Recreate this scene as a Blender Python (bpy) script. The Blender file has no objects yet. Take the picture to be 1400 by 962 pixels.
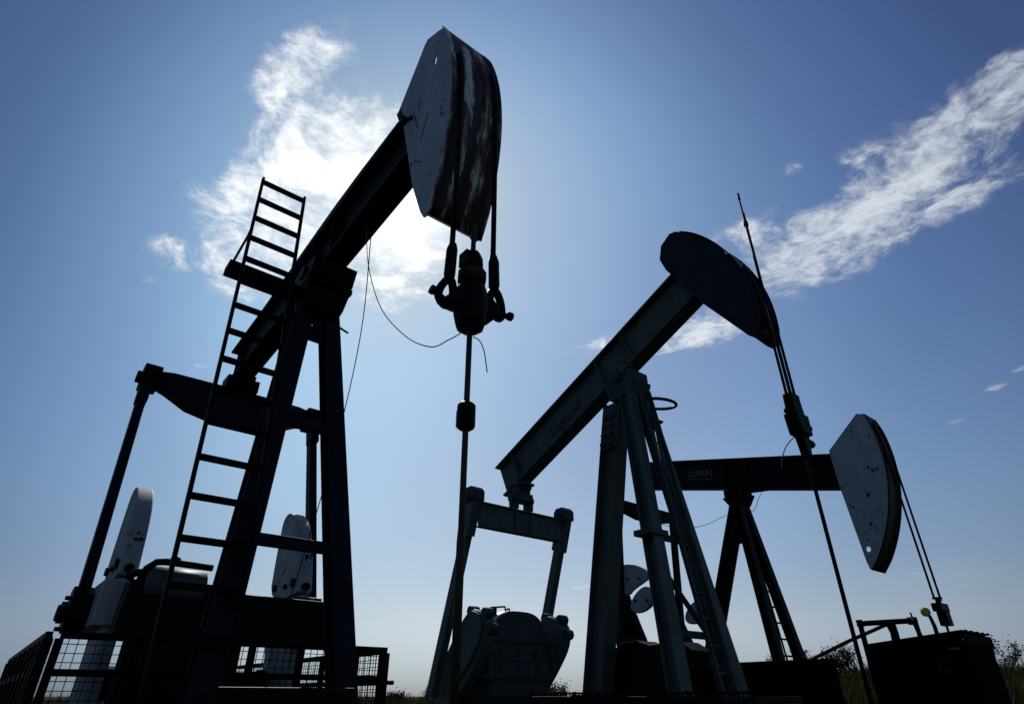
import bpy, bmesh, math, random
from mathutils import Vector, Matrix, noise as mnoise
random.seed(7)
R = math.radians
scene = bpy.context.scene
col = scene.collection

# ------------------------------------------------------------------ camera
CAM_Z = 0.5
cd = bpy.data.cameras.new('camera')
cam = bpy.data.objects.new('camera', cd); col.objects.link(cam)
cam.location = (0, 0, CAM_Z); cam.rotation_euler = (R(90 + 30.158), 0, 0)
cd.sensor_width = 36; cd.sensor_fit = 'HORIZONTAL'; cd.lens = 36 * 809.524 / 1400
cd.clip_start = 0.05; cd.clip_end = 5000
scene.camera = cam

# ------------------------------------------------------------------ sun and sky
SUN_EL, SUN_AZ = 44.0, -13.6            # degrees; azimuth clockwise from +Y
sd = Vector((math.sin(R(SUN_AZ)) * math.cos(R(SUN_EL)), math.cos(R(SUN_AZ)) * math.cos(R(SUN_EL)), math.sin(R(SUN_EL))))
sl = bpy.data.lights.new('sun', 'SUN'); sl.energy = 3.0; sl.angle = R(0.5); sl.color = (1, .95, .87)
so = bpy.data.objects.new('sun', sl); col.objects.link(so)
so.rotation_euler = sd.to_track_quat('Z', 'Y').to_euler(); so.location = sd * 40

scene.view_settings.view_transform = 'Standard'
scene.view_settings.look = 'None'
scene.view_settings.exposure = 0; scene.view_settings.gamma = 1

FPX, PIT = 809.524, R(30.158)
def pixdir(u, v):                        # used only to read sky directions off the photograph
    x = (u - 700) / FPX; y = (481 - v) / FPX
    return Vector((x, math.cos(PIT) - y * math.sin(PIT), math.sin(PIT) + y * math.cos(PIT))).normalized()

#@@SKY
SKY_STRENGTH = 0.1
GAMMA_STOPS = [(0.0000, (0.9932, 1.1029, 1.2306)), (0.0139, (0.567, 0.6507, 0.7364)), (0.0278, (0.3567, 0.4565, 0.5702)), (0.0444, (0.3187, 0.4138, 0.5118)), (0.0667, (0.3457, 0.4883, 0.6742)), (0.0944, (0.4006, 0.5923, 0.8073)), (0.1278, (0.4391, 0.6193, 0.8411)), (0.1667, (0.4287, 0.5643, 0.7913)), (0.2111, (0.4493, 0.5706, 0.8243)), (0.2667, (0.4585, 0.5545, 0.822)), (0.3444, (0.7165, 0.788, 1.0128)), (0.4444, (1.2721, 1.2382, 1.3246))]
ELEV_STOPS = [(0.0000, (0.8761, 0.8464, 0.9856)), (0.5000, (0.8778, 0.8471, 0.9849)), (0.5111, (0.9952, 0.8922, 0.9399)), (0.5278, (1.4504, 1.0427, 0.8171)), (0.5500, (1.2448, 0.9672, 0.7705)), (0.5833, (1.2941, 1.1133, 0.8904)), (0.6389, (1.1078, 1.0382, 0.936)), (0.7222, (1.0, 1.0, 1.0)), (0.8333, (1.1089, 1.0341, 1.0789)), (1.0000, (1.2949, 1.0874, 1.209))]
DEEP_STOPS = [(0.0000, (1.0, 1.0, 1.0)), (0.0778, (1.1462, 1.0876, 1.0235)), (0.1333, (1.1018, 1.1922, 1.1324)), (0.1778, (0.7732, 0.9025, 0.927)), (0.2111, (0.6862, 0.8091, 0.8845)), (0.2444, (0.4493, 0.584, 0.673)), (0.3333, (0.3745, 0.4728, 0.554)), (1.0000, (0.3742, 0.4723, 0.5535))]
#@@END

def build_world():
    w = bpy.data.worlds.new('World'); scene.world = w; w.use_nodes = True
    nt = w.node_tree; nt.nodes.clear(); N = nt.nodes; L = nt.links
    def nd(t, **k):
        n = N.new(t)
        for a, b in k.items(): setattr(n, a, b)
        return n
    def math_(op, a, b=None, c=None, clamp=False):
        n = nd('ShaderNodeMath', operation=op); n.use_clamp = clamp
        for i, v in enumerate((a, b, c)):
            if v is None: continue
            if isinstance(v, (int, float)): n.inputs[i].default_value = v
            else: L.new(v, n.inputs[i])
        return n.outputs[0]
    def vdot(a, vec):
        n = nd('ShaderNodeVectorMath', operation='DOT_PRODUCT'); L.new(a, n.inputs[0]); n.inputs[1].default_value = vec
        return n.outputs['Value']
    out = nd('ShaderNodeOutputWorld'); bg = nd('ShaderNodeBackground')
    L.new(bg.outputs[0], out.inputs[0])
    tc = nd('ShaderNodeTexCoord'); d = tc.outputs['Generated']
    sky = nd('ShaderNodeTexSky', sky_type='NISHITA'); sky.sun_disc = False
    sky.sun_elevation = R(SUN_EL); sky.sun_rotation = R(SUN_AZ); sky.air_density = 1.0; sky.dust_density = 1.0; sky.ozone_density = 1.5
    bg.inputs[1].default_value = SKY_STRENGTH
    c = sky.outputs[0]
    ang = math_('ARCCOSINE', math_('MINIMUM', vdot(d, sd), 0.99999))
    sep = nd('ShaderNodeSeparateXYZ'); L.new(d, sep.inputs[0])
    el = math_('ARCSINE', sep.outputs[2])
    def ramp(fac, stops, scale):
        r = nd('ShaderNodeValToRGB'); L.new(fac, r.inputs[0]); e = r.color_ramp.elements
        r.color_ramp.interpolation = 'B_SPLINE'
        while len(e) > 1: e.remove(e[-1])
        for i, (p, rgb) in enumerate(stops):
            el_ = e[0] if i == 0 else e.new(p)
            el_.position = p; el_.color = (rgb[0] / scale, rgb[1] / scale, rgb[2] / scale, 1)
        return r.outputs[0]
    def vmul(a, b, sc=1.0):
        n = nd('ShaderNodeVectorMath', operation='MULTIPLY'); L.new(a, n.inputs[0]); L.new(b, n.inputs[1])
        m = nd('ShaderNodeVectorMath', operation='SCALE'); L.new(n.outputs[0], m.inputs[0]); m.inputs[3].default_value = sc
        return m.outputs[0]
    if GAMMA_STOPS:
        c = vmul(c, ramp(math_('DIVIDE', ang, math.pi), GAMMA_STOPS, 8.0), 8.0)
        c = vmul(c, ramp(math_('ADD', math_('DIVIDE', el, math.pi), 0.5), ELEV_STOPS, 4.0), 4.0)
        # the blue deepens away from the view centre: lens vignetting and a polariser painted into the sky
        dv = math_('ARCCOSINE', math_('MINIMUM', vdot(d, pixdir(720, 500)), 0.99999))
        c = vmul(c, ramp(math_('DIVIDE', dv, math.pi), DEEP_STOPS, 4.0), 4.0)
        hs = nd('ShaderNodeHueSaturation'); hs.inputs['Saturation'].default_value = .93; hs.inputs['Value'].default_value = 1.02; L.new(c, hs.inputs['Color']); c = hs.outputs[0]
        tn = nd('ShaderNodeVectorMath', operation='MULTIPLY'); L.new(c, tn.inputs[0]); tn.inputs[1].default_value = (.99, 1.03, 1.02); c = tn.outputs[0]
        # ---- clouds: a sheet far overhead (x/z, y/z), soft lobes broken up by noise
        zc = math_('MAXIMUM', sep.outputs[2], 0.03)
        comb = nd('ShaderNodeCombineXYZ')
        L.new(math_('DIVIDE', sep.outputs[0], zc), comb.inputs[0]); L.new(math_('DIVIDE', sep.outputs[1], zc), comb.inputs[1])
        p0 = comb.outputs[0]
        def noise(vec, scale, detail, rough, dist=0.0, w_=0.0):
            n = nd('ShaderNodeTexNoise', noise_dimensions='3D'); L.new(vec, n.inputs['Vector'])
            n.inputs['Scale'].default_value = scale; n.inputs['Detail'].default_value = detail
            n.inputs['Roughness'].default_value = rough; n.inputs['Distortion'].default_value = dist
            return n
        wn = noise(p0, 2.6, 4, .55)
        sub = nd('ShaderNodeVectorMath', operation='SUBTRACT'); L.new(wn.outputs['Color'], sub.inputs[0]); sub.inputs[1].default_value = (.5, .5, .5)
        scl = nd('ShaderNodeVectorMath', operation='SCALE'); L.new(sub.outputs[0], scl.inputs[0]); scl.inputs[3].default_value = 0.16
        add = nd('ShaderNodeVectorMath', operation='ADD'); L.new(p0, add.inputs[0]); L.new(scl.outputs[0], add.inputs[1])
        p = add.outputs[0]
        def P(u, v):
            q = pixdir(u, v); return Vector((q.x / q.z, q.y / q.z))
        total = None
        for (u, v, ax, ay, hw, amp) in CLOUDS:
            n_ = math.hypot(ax, ay); bx, by = -ay / n_ * hw, ax / n_ * hw
            c0 = (P(u - ax, v - ay) + P(u + ax, v + ay)) / 2; U = (P(u + ax, v + ay) - P(u - ax, v - ay)) / 2; V = (P(u + bx, v + by) - P(u - bx, v - by)) / 2
            M = Matrix(((U.x, V.x), (U.y, V.y))).inverted()
            a = math_('ADD', vdot(p, (M[0][0], M[0][1], 0)), -(M[0][0] * c0.x + M[0][1] * c0.y))
            b = math_('ADD', vdot(p, (M[1][0], M[1][1], 0)), -(M[1][0] * c0.x + M[1][1] * c0.y))
            r2 = math_('ADD', math_('MULTIPLY', a, a), math_('MULTIPLY', b, b))
            m = math_('MULTIPLY', math_('POWER', 2.718, math_('MULTIPLY', r2, -1.0)), amp)
            total = m if total is None else math_('SUBTRACT', math_('ADD', total, m), math_('MULTIPLY', total, m))
        n1 = noise(p, 6.6, 10, .64, .8); n2 = noise(p, 30.0, 8, .7)
        nn = math_('ADD', math_('MULTIPLY', n1.outputs['Fac'], 2.7), math_('MULTIPLY', n2.outputs['Fac'], 1.4))
        dens = math_('ADD', total, math_('SUBTRACT', nn, 2.11))
        dens = math_('MULTIPLY', dens, math_('MINIMUM', math_('MULTIPLY', total, 2.2), 1.0))
        mr = nd('ShaderNodeMapRange', interpolation_type='SMOOTHSTEP'); L.new(dens, mr.inputs[0])
        mr.inputs[1].default_value = .06; mr.inputs[2].default_value = 1.2
        # brightness of the cloud: blazing round the sun, bluish white away from it
        lum = ramp(math_('DIVIDE', ang, math.pi), [(0, (1.3, 1.3, 1.3)), (.03, (1.12, 1.13, 1.15)), (.07, (1.02, 1.04, 1.06)), (.13, (.87, .90, .94)), (.2, (.62, .67, .74)), (.3, (.54, .585, .655)), (.5, (.42, .48, .56)), (1, (.1, .12, .15))], 2.0)
        sh = nd('ShaderNodeMapRange'); L.new(dens, sh.inputs[0]); sh.inputs[1].default_value = .2; sh.inputs[2].default_value = 1.3; sh.inputs[3].default_value = .78; sh.inputs[4].default_value = 1.12
        sc2 = nd('ShaderNodeVectorMath', operation='SCALE'); L.new(lum, sc2.inputs[0]); L.new(math_('MULTIPLY', sh.outputs[0], 2.0 / SKY_STRENGTH), sc2.inputs[3])
        mix = nd('ShaderNodeMix', data_type='RGBA'); L.new(math_('MULTIPLY', mr.outputs[0], .94), mix.inputs[0]); L.new(c, mix.inputs[6]); L.new(sc2.outputs[0], mix.inputs[7])
        c = mix.outputs[2]
    L.new(c, bg.inputs[0])

CLOUDS = [   # u, v on the photograph, half axis, half width, weight
    (402, 82, 54, -30, 48, .88), (388, 128, 30, -40, 34, .72), (440, 72, 34, 8, 18, .5), (372, 165, 12, -20, 12, .35),
    (400, 240, 64, -62, 62, .97), (470, 185, 74, -22, 44, .85), (495, 230, 64, -40, 62, .97), (520, 300, 64, 52, 62, .93), (420, 320, 80, 34, 64, .98),
    (330, 335, 60, 26, 52, .72), (330, 235, 16, -44, 16, .55), (275, 365, 62, 12, 20, .55), (345, 398, 56, 16, 22, .62), (235, 345, 40, 16, 16, .42), (530, 395, 46, 22, 40, .9), (578, 335, 36, 40, 38, .74), (590, 290, 20, 24, 22, .5), (295, 285, 44, 16, 24, .52), (200, 382, 18, 2, 8, .38),
    (1090, 356, 84, -32, 46, .82), (1170, 305, 90, -54, 52, .86), (1255, 235, 84, -60, 46, .8), (1330, 170, 72, -62, 42, .76), (1395, 100, 34, -56, 36, .7), (1392, 205, 36, -14, 26, .55), (1300, 285, 60, -26, 18, .5), (1355, 235, 66, -24, 24, .55), (1165, 222, 36, -8, 14, .5), (1085, 238, 24, -14, 10, .5), (1020, 325, 50, -18, 18, .6), (1060, 395, 40, -14, 14, .5), (1230, 300, 60, -30, 20, .45),
    (965, 452, 66, -14, 22, .76), (850, 468, 72, -14, 18, .7), (1005, 440, 48, -22, 20, .64), (905, 480, 40, -14, 9, .45),
    (1362, 527, 20, -6, 6, .65), (1310, 575, 16, -5, 5, .6), (1290, 790, 170, -10, 34, .36), (1120, 850, 120, -4, 18, .3), (1392, 503, 16, -6, 7, .65), (795, 803, 18, -3, 5, .8), (770, 826, 15, 1, 3, .5), (272, 500, 14, 2, 4, .5), (620, 418, 10, 4, 5, .4),
]
build_world()

# ------------------------------------------------------------------ materials
def paint(name, base, rough=.55, rust=None, rust_amt=0.0, var=.35, scale=3.0, chips=0.0, spec=.25, streak=False, metallic=0.0, bump=.05):
    m = bpy.data.materials.new(name); m.use_nodes = True
    nt = m.node_tree; N = nt.nodes; L = nt.links; b = N['Principled BSDF']
    tc = N.new('ShaderNodeTexCoord')
    mp = N.new('ShaderNodeMapping'); L.new(tc.outputs['Object'], mp.inputs[0])
    if streak: mp.inputs['Scale'].default_value = (1.6, 1.6, .35)
    n = N.new('ShaderNodeTexNoise'); L.new(mp.outputs[0], n.inputs['Vector']); n.inputs['Scale'].default_value = scale; n.inputs['Detail'].default_value = 8; n.inputs['Roughness'].default_value = .65
    r = N.new('ShaderNodeValToRGB'); L.new(n.outputs['Fac'], r.inputs[0])
    e = r.color_ramp.elements
    e[0].position = .3; e[0].color = tuple(x * (1 - var) for x in base) + (1,)
    e[1].position = .72; e[1].color = tuple(min(1, x * (1 + var)) for x in base) + (1,)
    c = r.outputs[0]
    if rust_amt > 0:
        n2 = N.new('ShaderNodeTexNoise'); L.new(mp.outputs[0], n2.inputs['Vector']); n2.inputs['Scale'].default_value = scale * 2.3; n2.inputs['Detail'].default_value = 10; n2.inputs['Roughness'].default_value = .72
        mr = N.new('ShaderNodeMapRange'); L.new(n2.outputs['Fac'], mr.inputs[0]); mr.inputs[1].default_value = .66 - rust_amt * .35; mr.inputs[2].default_value = .72 - rust_amt * .25
        mx = N.new('ShaderNodeMix'); mx.data_type = 'RGBA'; L.new(mr.outputs[0], mx.inputs[0]); L.new(c, mx.inputs[6]); mx.inputs[7].default_value = tuple(rust) + (1,)
        c = mx.outputs[2]
    if chips > 0:
        # chips gather in patches: a broad mask sets how high the fine noise must rise
        v = N.new('ShaderNodeTexNoise'); m2 = N.new('ShaderNodeMapping'); L.new(tc.outputs['Object'], m2.inputs[0]); m2.inputs['Scale'].default_value = (1.5, 1.5, .8)
        L.new(m2.outputs[0], v.inputs['Vector']); v.inputs['Scale'].default_value = 15; v.inputs['Detail'].default_value = 3; v.inputs['Roughness'].default_value = .55
        pm_ = N.new('ShaderNodeTexNoise'); L.new(tc.outputs['Object'], pm_.inputs['Vector']); pm_.inputs['Scale'].default_value = 2.6; pm_.inputs['Detail'].default_value = 3
        sm = N.new('ShaderNodeMath'); sm.operation = 'MULTIPLY_ADD'; L.new(pm_.outputs['Fac'], sm.inputs[0]); sm.inputs[1].default_value = .95; L.new(v.outputs['Fac'], sm.inputs[2])
        mr = N.new('ShaderNodeMapRange'); L.new(sm.outputs[0], mr.inputs[0]); mr.inputs[1].default_value = 1.26 - chips * .08; mr.inputs[2].default_value = 1.29 - chips * .08
        mx = N.new('ShaderNodeMix'); mx.data_type = 'RGBA'; L.new(mr.outputs[0], mx.inputs[0]); L.new(c, mx.inputs[6]); mx.inputs[7].default_value = (.012, .007, .005, 1)
        c = mx.outputs[2]
    L.new(c, b.inputs['Base Color'])
    b.inputs['Roughness'].default_value = rough; b.inputs['Specular IOR Level'].default_value = spec; b.inputs['Metallic'].default_value = metallic
    if bump > 0:
        bp = N.new('ShaderNodeBump'); bp.inputs['Strength'].default_value = bump; bp.inputs['Distance'].default_value = .02
        n3 = N.new('ShaderNodeTexNoise'); L.new(tc.outputs['Object'], n3.inputs['Vector']); n3.inputs['Scale'].default_value = 30; n3.inputs['Detail'].default_value = 4
        L.new(n3.outputs['Fac'], bp.inputs['Height']); L.new(bp.outputs[0], b.inputs['Normal'])
    return m

RUST = (.05, .02, .01)
M = {}
M['black'] = paint('black_oilfield_paint', (.0035, .0035, .006), .55, (.012, .006, .004), .12, spec=.08)
M['navy'] = paint('dark_navy_paint', (.007, .0085, .016), .55, (.012, .006, .004), .1, spec=.08, streak=True)
M['tar'] = paint('greasy_black_steel', (.0025, .0025, .003), .5, (.010, .005, .003), .05, spec=.07)
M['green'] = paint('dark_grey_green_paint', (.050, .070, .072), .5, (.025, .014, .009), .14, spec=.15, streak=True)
M['greendark'] = paint('darker_grey_green_paint', (.030, .043, .048), .5, (.018, .010, .007), .12, spec=.12)  # darker grey-green for fittings, braces and gear case
M['bluehead'] = paint('dark_blue_head_paint', (.009, .012, .021), .5, (.012, .006, .004), .06, spec=.1)
M['white'] = paint('weathered_white_paint', (.28, .33, .37), .6, (.12, .12, .12), .16, var=.18, chips=1.15, streak=True, spec=.15)
M['weight'] = paint('grey_white_weight_paint', (.22, .25, .275), .6, (.08, .07, .06), .2, var=.35, scale=2.2, chips=.8, streak=True, spec=.15)
M['rail'] = paint('black_railing_steel', (.002, .002, .003), .6, (.008, .004, .003), .1, spec=.06)
M['galv'] = paint('dull_galvanised_steel', (.14, .15, .16), .5, RUST, .15, metallic=.3)
M['cable'] = paint('oiled_wire_rope', (.004, .004, .004), .6, scale=20, spec=.1)
M['rod'] = paint('worn_polished_rod', (.022, .019, .015), .5, (.02, .010, .006), .3, spec=.2)
M['galvdark'] = paint('dull_grey_tank_paint', (.05, .055, .06), .5, RUST, .1, spec=.15)
M['rusty'] = paint('rusty_red_pipe', (.045, .014, .010), .7, (.02, .010, .006), .4, spec=.1)
M['shed'] = paint('dark_corrugated_steel', (.0025, .0025, .003), .8, (.006, .003, .002), .1, spec=.05)
M['sticker'] = paint('faded_pale_sticker', (.012, .013, .020), .7, (.004, .004, .006), .4, scale=14, spec=.05)
M['wood'] = paint('dark_weathered_timber', (.006, .005, .005), .8, spec=.08)
M['letterw'] = paint('faded_white_lettering', (.15, .14, .14), .7, (.02, .02, .02), .4, scale=25)
M['letterb'] = paint('dark_navy_lettering', (.008, .009, .022), .7)
M['concrete'] = paint('stained_concrete', (.03, .03, .03), .9, (.015, .014, .012), .3, spec=.1)
M['bark'] = paint('grey_brown_bark', (.035, .028, .02), .9, spec=.1)
M['yellow'] = paint('yellowed_lamp_plastic', (.30, .33, .07), .4, var=.5, scale=18, spec=.3)
M['tan'] = paint('tan_cord', (.10, .085, .05), .8)

def worn_front():
    """Front face of a horsehead: white paint rubbed through by the wire rope, in upright bands of grease, rust and white."""
    m = bpy.data.materials.new('rubbed_head_face'); m.use_nodes = True
    nt = m.node_tree; N = nt.nodes; L = nt.links; b = N['Principled BSDF']
    tc = N.new('ShaderNodeTexCoord'); mp = N.new('ShaderNodeMapping'); L.new(tc.outputs['Object'], mp.inputs[0])
    mp.inputs['Scale'].default_value = (1.5, 10.0, 1.5)
    n = N.new('ShaderNodeTexNoise'); L.new(mp.outputs[0], n.inputs['Vector']); n.inputs['Scale'].default_value = 1.15; n.inputs['Detail'].default_value = 9; n.inputs['Roughness'].default_value = .66
    r = N.new('ShaderNodeValToRGB'); L.new(n.outputs['Fac'], r.inputs[0]); e = r.color_ramp.elements
    e[0].position = .36; e[0].color = (.005, .004, .004, 1)
    e[1].position = .45; e[1].color = (.075, .034, .02, 1)
    x = e.new(.52); x.color = (.22, .19, .17, 1)
    x = e.new(.60); x.color = (.55, .56, .54, 1)
    sp = N.new('ShaderNodeSeparateXYZ'); L.new(tc.outputs['Object'], sp.inputs[0])
    nz = N.new('ShaderNodeTexNoise'); m3 = N.new('ShaderNodeMapping'); L.new(tc.outputs['Object'], m3.inputs[0]); m3.inputs['Scale'].default_value = (1, 4, 1); L.new(m3.outputs[0], nz.inputs['Vector']); nz.inputs['Scale'].default_value = 2.6; nz.inputs['Detail'].default_value = 10; nz.inputs['Roughness'].default_value = .78
    ad = N.new('ShaderNodeMath'); ad.operation = 'MULTIPLY_ADD'; L.new(nz.outputs['Fac'], ad.inputs[0]); ad.inputs[1].default_value = .30; L.new(sp.outputs[1], ad.inputs[2])
    wv = N.new('ShaderNodeMath'); wv.operation = 'MULTIPLY_ADD'; L.new(ad.outputs[0], wv.inputs[0]); wv.inputs[1].default_value = 31.4; wv.inputs[2].default_value = -4.7
    sn = N.new('ShaderNodeMath'); sn.operation = 'COSINE'; L.new(wv.outputs[0], sn.inputs[0])
    # the higher on the face, the cleaner
    hz = N.new('ShaderNodeMapRange'); L.new(sp.outputs[2], hz.inputs[0]); hz.inputs[1].default_value = 3.6; hz.inputs[2].default_value = 6.2; hz.inputs[3].default_value = .45; hz.inputs[4].default_value = -.35
    sa = N.new('ShaderNodeMath'); sa.operation = 'ADD'; L.new(sn.outputs[0], sa.inputs[0]); L.new(hz.outputs[0], sa.inputs[1])
    mr = N.new('ShaderNodeMapRange'); L.new(sa.outputs[0], mr.inputs[0]); mr.inputs[1].default_value = -.35; mr.inputs[2].default_value = .35; mr.inputs[4].default_value = .95
    mx = N.new('ShaderNodeMix'); mx.data_type = 'RGBA'; L.new(mr.outputs[0], mx.inputs[0]); L.new(r.outputs[0], mx.inputs[6]); mx.inputs[7].default_value = (.010, .006, .0045, 1)
    L.new(mx.outputs[2], b.inputs['Base Color']); b.inputs['Roughness'].default_value = .6; b.inputs['Specular IOR Level'].default_value = .2
    return m
M['front'] = worn_front()
M['frontdark'] = paint('greasy_rusty_head_face', (.012, .008, .006), .6, (.07, .035, .02), .35, streak=True, spec=.1)

# ------------------------------------------------------------------ mesh helpers
class MB:
    def __init__(self): self.bm = bmesh.new()
    def quadbox(self, c8):
        v = [self.bm.verts.new(p) for p in c8]
        for f in ((3, 2, 1, 0), (4, 5, 6, 7), (0, 1, 5, 4), (1, 2, 6, 5), (2, 3, 7, 6), (3, 0, 4, 7)): self.bm.faces.new([v[i] for i in f])
        return self
    def box(self, x0, x1, y0, y1, z0, z1):
        return self.quadbox([(x0, y0, z0), (x1, y0, z0), (x1, y1, z0), (x0, y1, z0), (x0, y0, z1), (x1, y0, z1), (x1, y1, z1), (x0, y1, z1)])
    def bar(self, a, b, w, h, side=(0, 1, 0)):
        """rectangular bar from a to b: w along 'side', h across"""
        a = Vector(a); b = Vector(b); t = (b - a).normalized(); s = Vector(side); s = (s - t * s.dot(t)).normalized(); u = t.cross(s)
        q = []
        for p in (a, b):
            for i, j in ((-1, -1), (1, -1), (1, 1), (-1, 1)): q.append(p + s * (i * w / 2) + u * (j * h / 2))
        return self.quadbox(q)
    def ibeam(self, a, b, w, h, side=(0, 1, 0), tf=.03, tw=.03):
        a = Vector(a); b = Vector(b); t = (b - a).normalized(); s = Vector(side); s = (s - t * s.dot(t)).normalized(); u = t.cross(s)
        for k in (-1, 1):
            o = u * (k * (h - tf) / 2); self.bar(a + o, b + o, w, tf, s)
        self.bar(a, b, tw, h - 2 * tf - .002, s); return self
    def tube(self, pts, r, seg=10, cap=True):
        pts = [Vector(p) for p in pts]; rr = r if isinstance(r, (list, tuple)) else [r] * len(pts)
        rings = []; n0 = None
        for i, p in enumerate(pts):
            t = (pts[min(i + 1, len(pts) - 1)] - pts[max(i - 1, 0)]).normalized()
            if n0 is None: n0 = t.orthogonal().normalized()
            n0 = (n0 - t * n0.dot(t)).normalized(); b = t.cross(n0)
            rings.append([self.bm.verts.new(p + (n0 * math.cos(k * 2 * math.pi / seg) + b * math.sin(k * 2 * math.pi / seg)) * rr[i]) for k in range(seg)])
        for A, B in zip(rings, rings[1:]):
            for k in range(seg):
                f = self.bm.faces.new((A[k], A[(k + 1) % seg], B[(k + 1) % seg], B[k])); f.smooth = seg > 6
        if cap: self.bm.faces.new(rings[0][::-1]); self.bm.faces.new(rings[-1])
        return self
    def prism(self, poly, f0, f1):
        """poly: list of 2D points; f0/f1 map a 2D point to the two end faces"""
        A = [self.bm.verts.new(f0(*p)) for p in poly]; B = [self.bm.verts.new(f1(*p)) for p in poly]
        n = len(poly); self.bm.faces.new(A[::-1]); self.bm.faces.new(B)
        for i in range(n): self.bm.faces.new((A[i], A[(i + 1) % n], B[(i + 1) % n], B[i]))
        return self
    def holed(self, poly, hole, f0, f1):
        """plate with a hole"""
        for f, flip in ((f0, True), (f1, False)):
            vo = [self.bm.verts.new(f(*p)) for p in poly]; vh = [self.bm.verts.new(f(*p)) for p in hole]
            es = [self.bm.edges.new((v[i], v[(i + 1) % len(v)])) for v in (vo, vh) for i in range(len(v))]
            bmesh.ops.triangle_fill(self.bm, use_beauty=True, edges=es)
            if f is f0: a0, h0 = vo, vh
        for A, B in ((a0, vo), (h0, vh)):
            n = len(A)
            for i in range(n): self.bm.faces.new((A[i], A[(i + 1) % n], B[(i + 1) % n], B[i]))
        return self
    def build(self, name, mat, parent=None, bevel=0.0, loc=None, label=None):
        bmesh.ops.recalc_face_normals(self.bm, faces=self.bm.faces)
        me = bpy.data.meshes.new(name); self.bm.to_mesh(me); self.bm.free()
        o = bpy.data.objects.new(name, me); col.objects.link(o); me.materials.append(M[mat] if isinstance(mat, str) else mat)
        if parent: o.parent = parent
        if loc: o.location = loc
        if bevel:
            b = o.modifiers.new('bevel', 'BEVEL'); b.width = bevel; b.segments = 2; b.limit_method = 'ANGLE'; b.angle_limit = R(40)
        if label: o['label'] = label
        return o
def thing(name, label, cat, loc=(0, 0, 0), rz=0.0, group=None):
    o = bpy.data.objects.new(name, None); col.objects.link(o); o.empty_display_size = .3
    o.location = loc; o.rotation_euler = (0, 0, rz); o['label'] = label; o['category'] = cat
    if group: o['group'] = group
    return o
def tag(o, label, cat, group=None):
    o['label'] = label; o['category'] = cat
    if group: o['group'] = group
    return o
def text_mesh(s, size, depth, name, mat, parent, mtx, shear=0.0, spacing=1.0):
    cu = bpy.data.curves.new(name, 'FONT'); cu.body = s; cu.size = size; cu.extrude = depth; cu.align_x = 'CENTER'; cu.align_y = 'CENTER'; cu.shear = shear; cu.space_character = spacing
    t = bpy.data.objects.new(name, cu); col.objects.link(t)
    me = bpy.data.meshes.new_from_object(t.evaluated_get(bpy.context.evaluated_depsgraph_get()))
    bpy.data.objects.remove(t); bpy.data.curves.remove(cu)
    me.transform(mtx); me.materials.clear(); me.materials.append(M[mat])
    o = bpy.data.objects.new(name, me); col.objects.link(o); o.parent = parent
    return o
def circle(cx, cy, r, n=14, ry=None): return [(cx + r * math.cos(2 * math.pi * k / n), cy + (ry or r) * math.sin(2 * math.pi * k / n)) for k in range(n)]

YAW = math.atan2(math.cos(R(141.029)), math.sin(R(141.029)))     # all three units face the same way
GROUP = 'three pumpjacks standing in a row'

def smooth_poly(pl, it=2):
    for _ in range(it):
        q = []
        for i in range(len(pl)):
            a, b = pl[i], pl[(i + 1) % len(pl)]
            q += [(a[0] * .75 + b[0] * .25, a[1] * .75 + b[1] * .25), (a[0] * .25 + b[0] * .75, a[1] * .25 + b[1] * .75)]
        pl = q
    return pl

class Jack:
    """local frame: x towards the well, y across, z up; beam frame: a along the walking beam, c up from the saddle pin"""
    def __init__(s, name, label, pos, H, th):
        s.root = thing(name, label, 'pumpjack', (pos[0], pos[1], 0), YAW, GROUP); s.H = H; s.th = R(th)
    def B(s, a, y, c): return Vector((a * math.cos(s.th) - c * math.sin(s.th), y, s.H + a * math.sin(s.th) + c * math.cos(s.th)))
    def world(s, x, y, z): return s.root.matrix_basis @ Vector((x, y, z))

def bolts(mb, pts, axis, r=.022, h=.02):
    ax = Vector(axis)
    for p in pts: mb.tube([Vector(p), Vector(p) + ax * h], r, 6)
    return mb

def walking_beam(J, a0, a1, c0, c1, fw, mat, stiff=(), tw=.05):
    m = MB(); cm = (c0 + c1) / 2; up = J.B(0, 0, 1) - J.B(0, 0, 0)
    m.ibeam(J.B(a0, 0, cm), J.B(a1, 0, cm), fw, c1 - c0, (0, 1, 0), .045, tw)
    for a in stiff:
        for sg in (-1, 1):
            y0, y1 = sorted((sg * (tw / 2 + .001), sg * (fw / 2 - .012)))
            m.prism([(a - .01, c0 + .047), (a + .01, c0 + .047), (a + .01, c1 - .047), (a - .01, c1 - .047)], lambda q, w: J.B(q, y0, w), lambda q, w: J.B(q, y1, w))
    return m.build('walking_beam', mat, J.root, .006)

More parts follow.
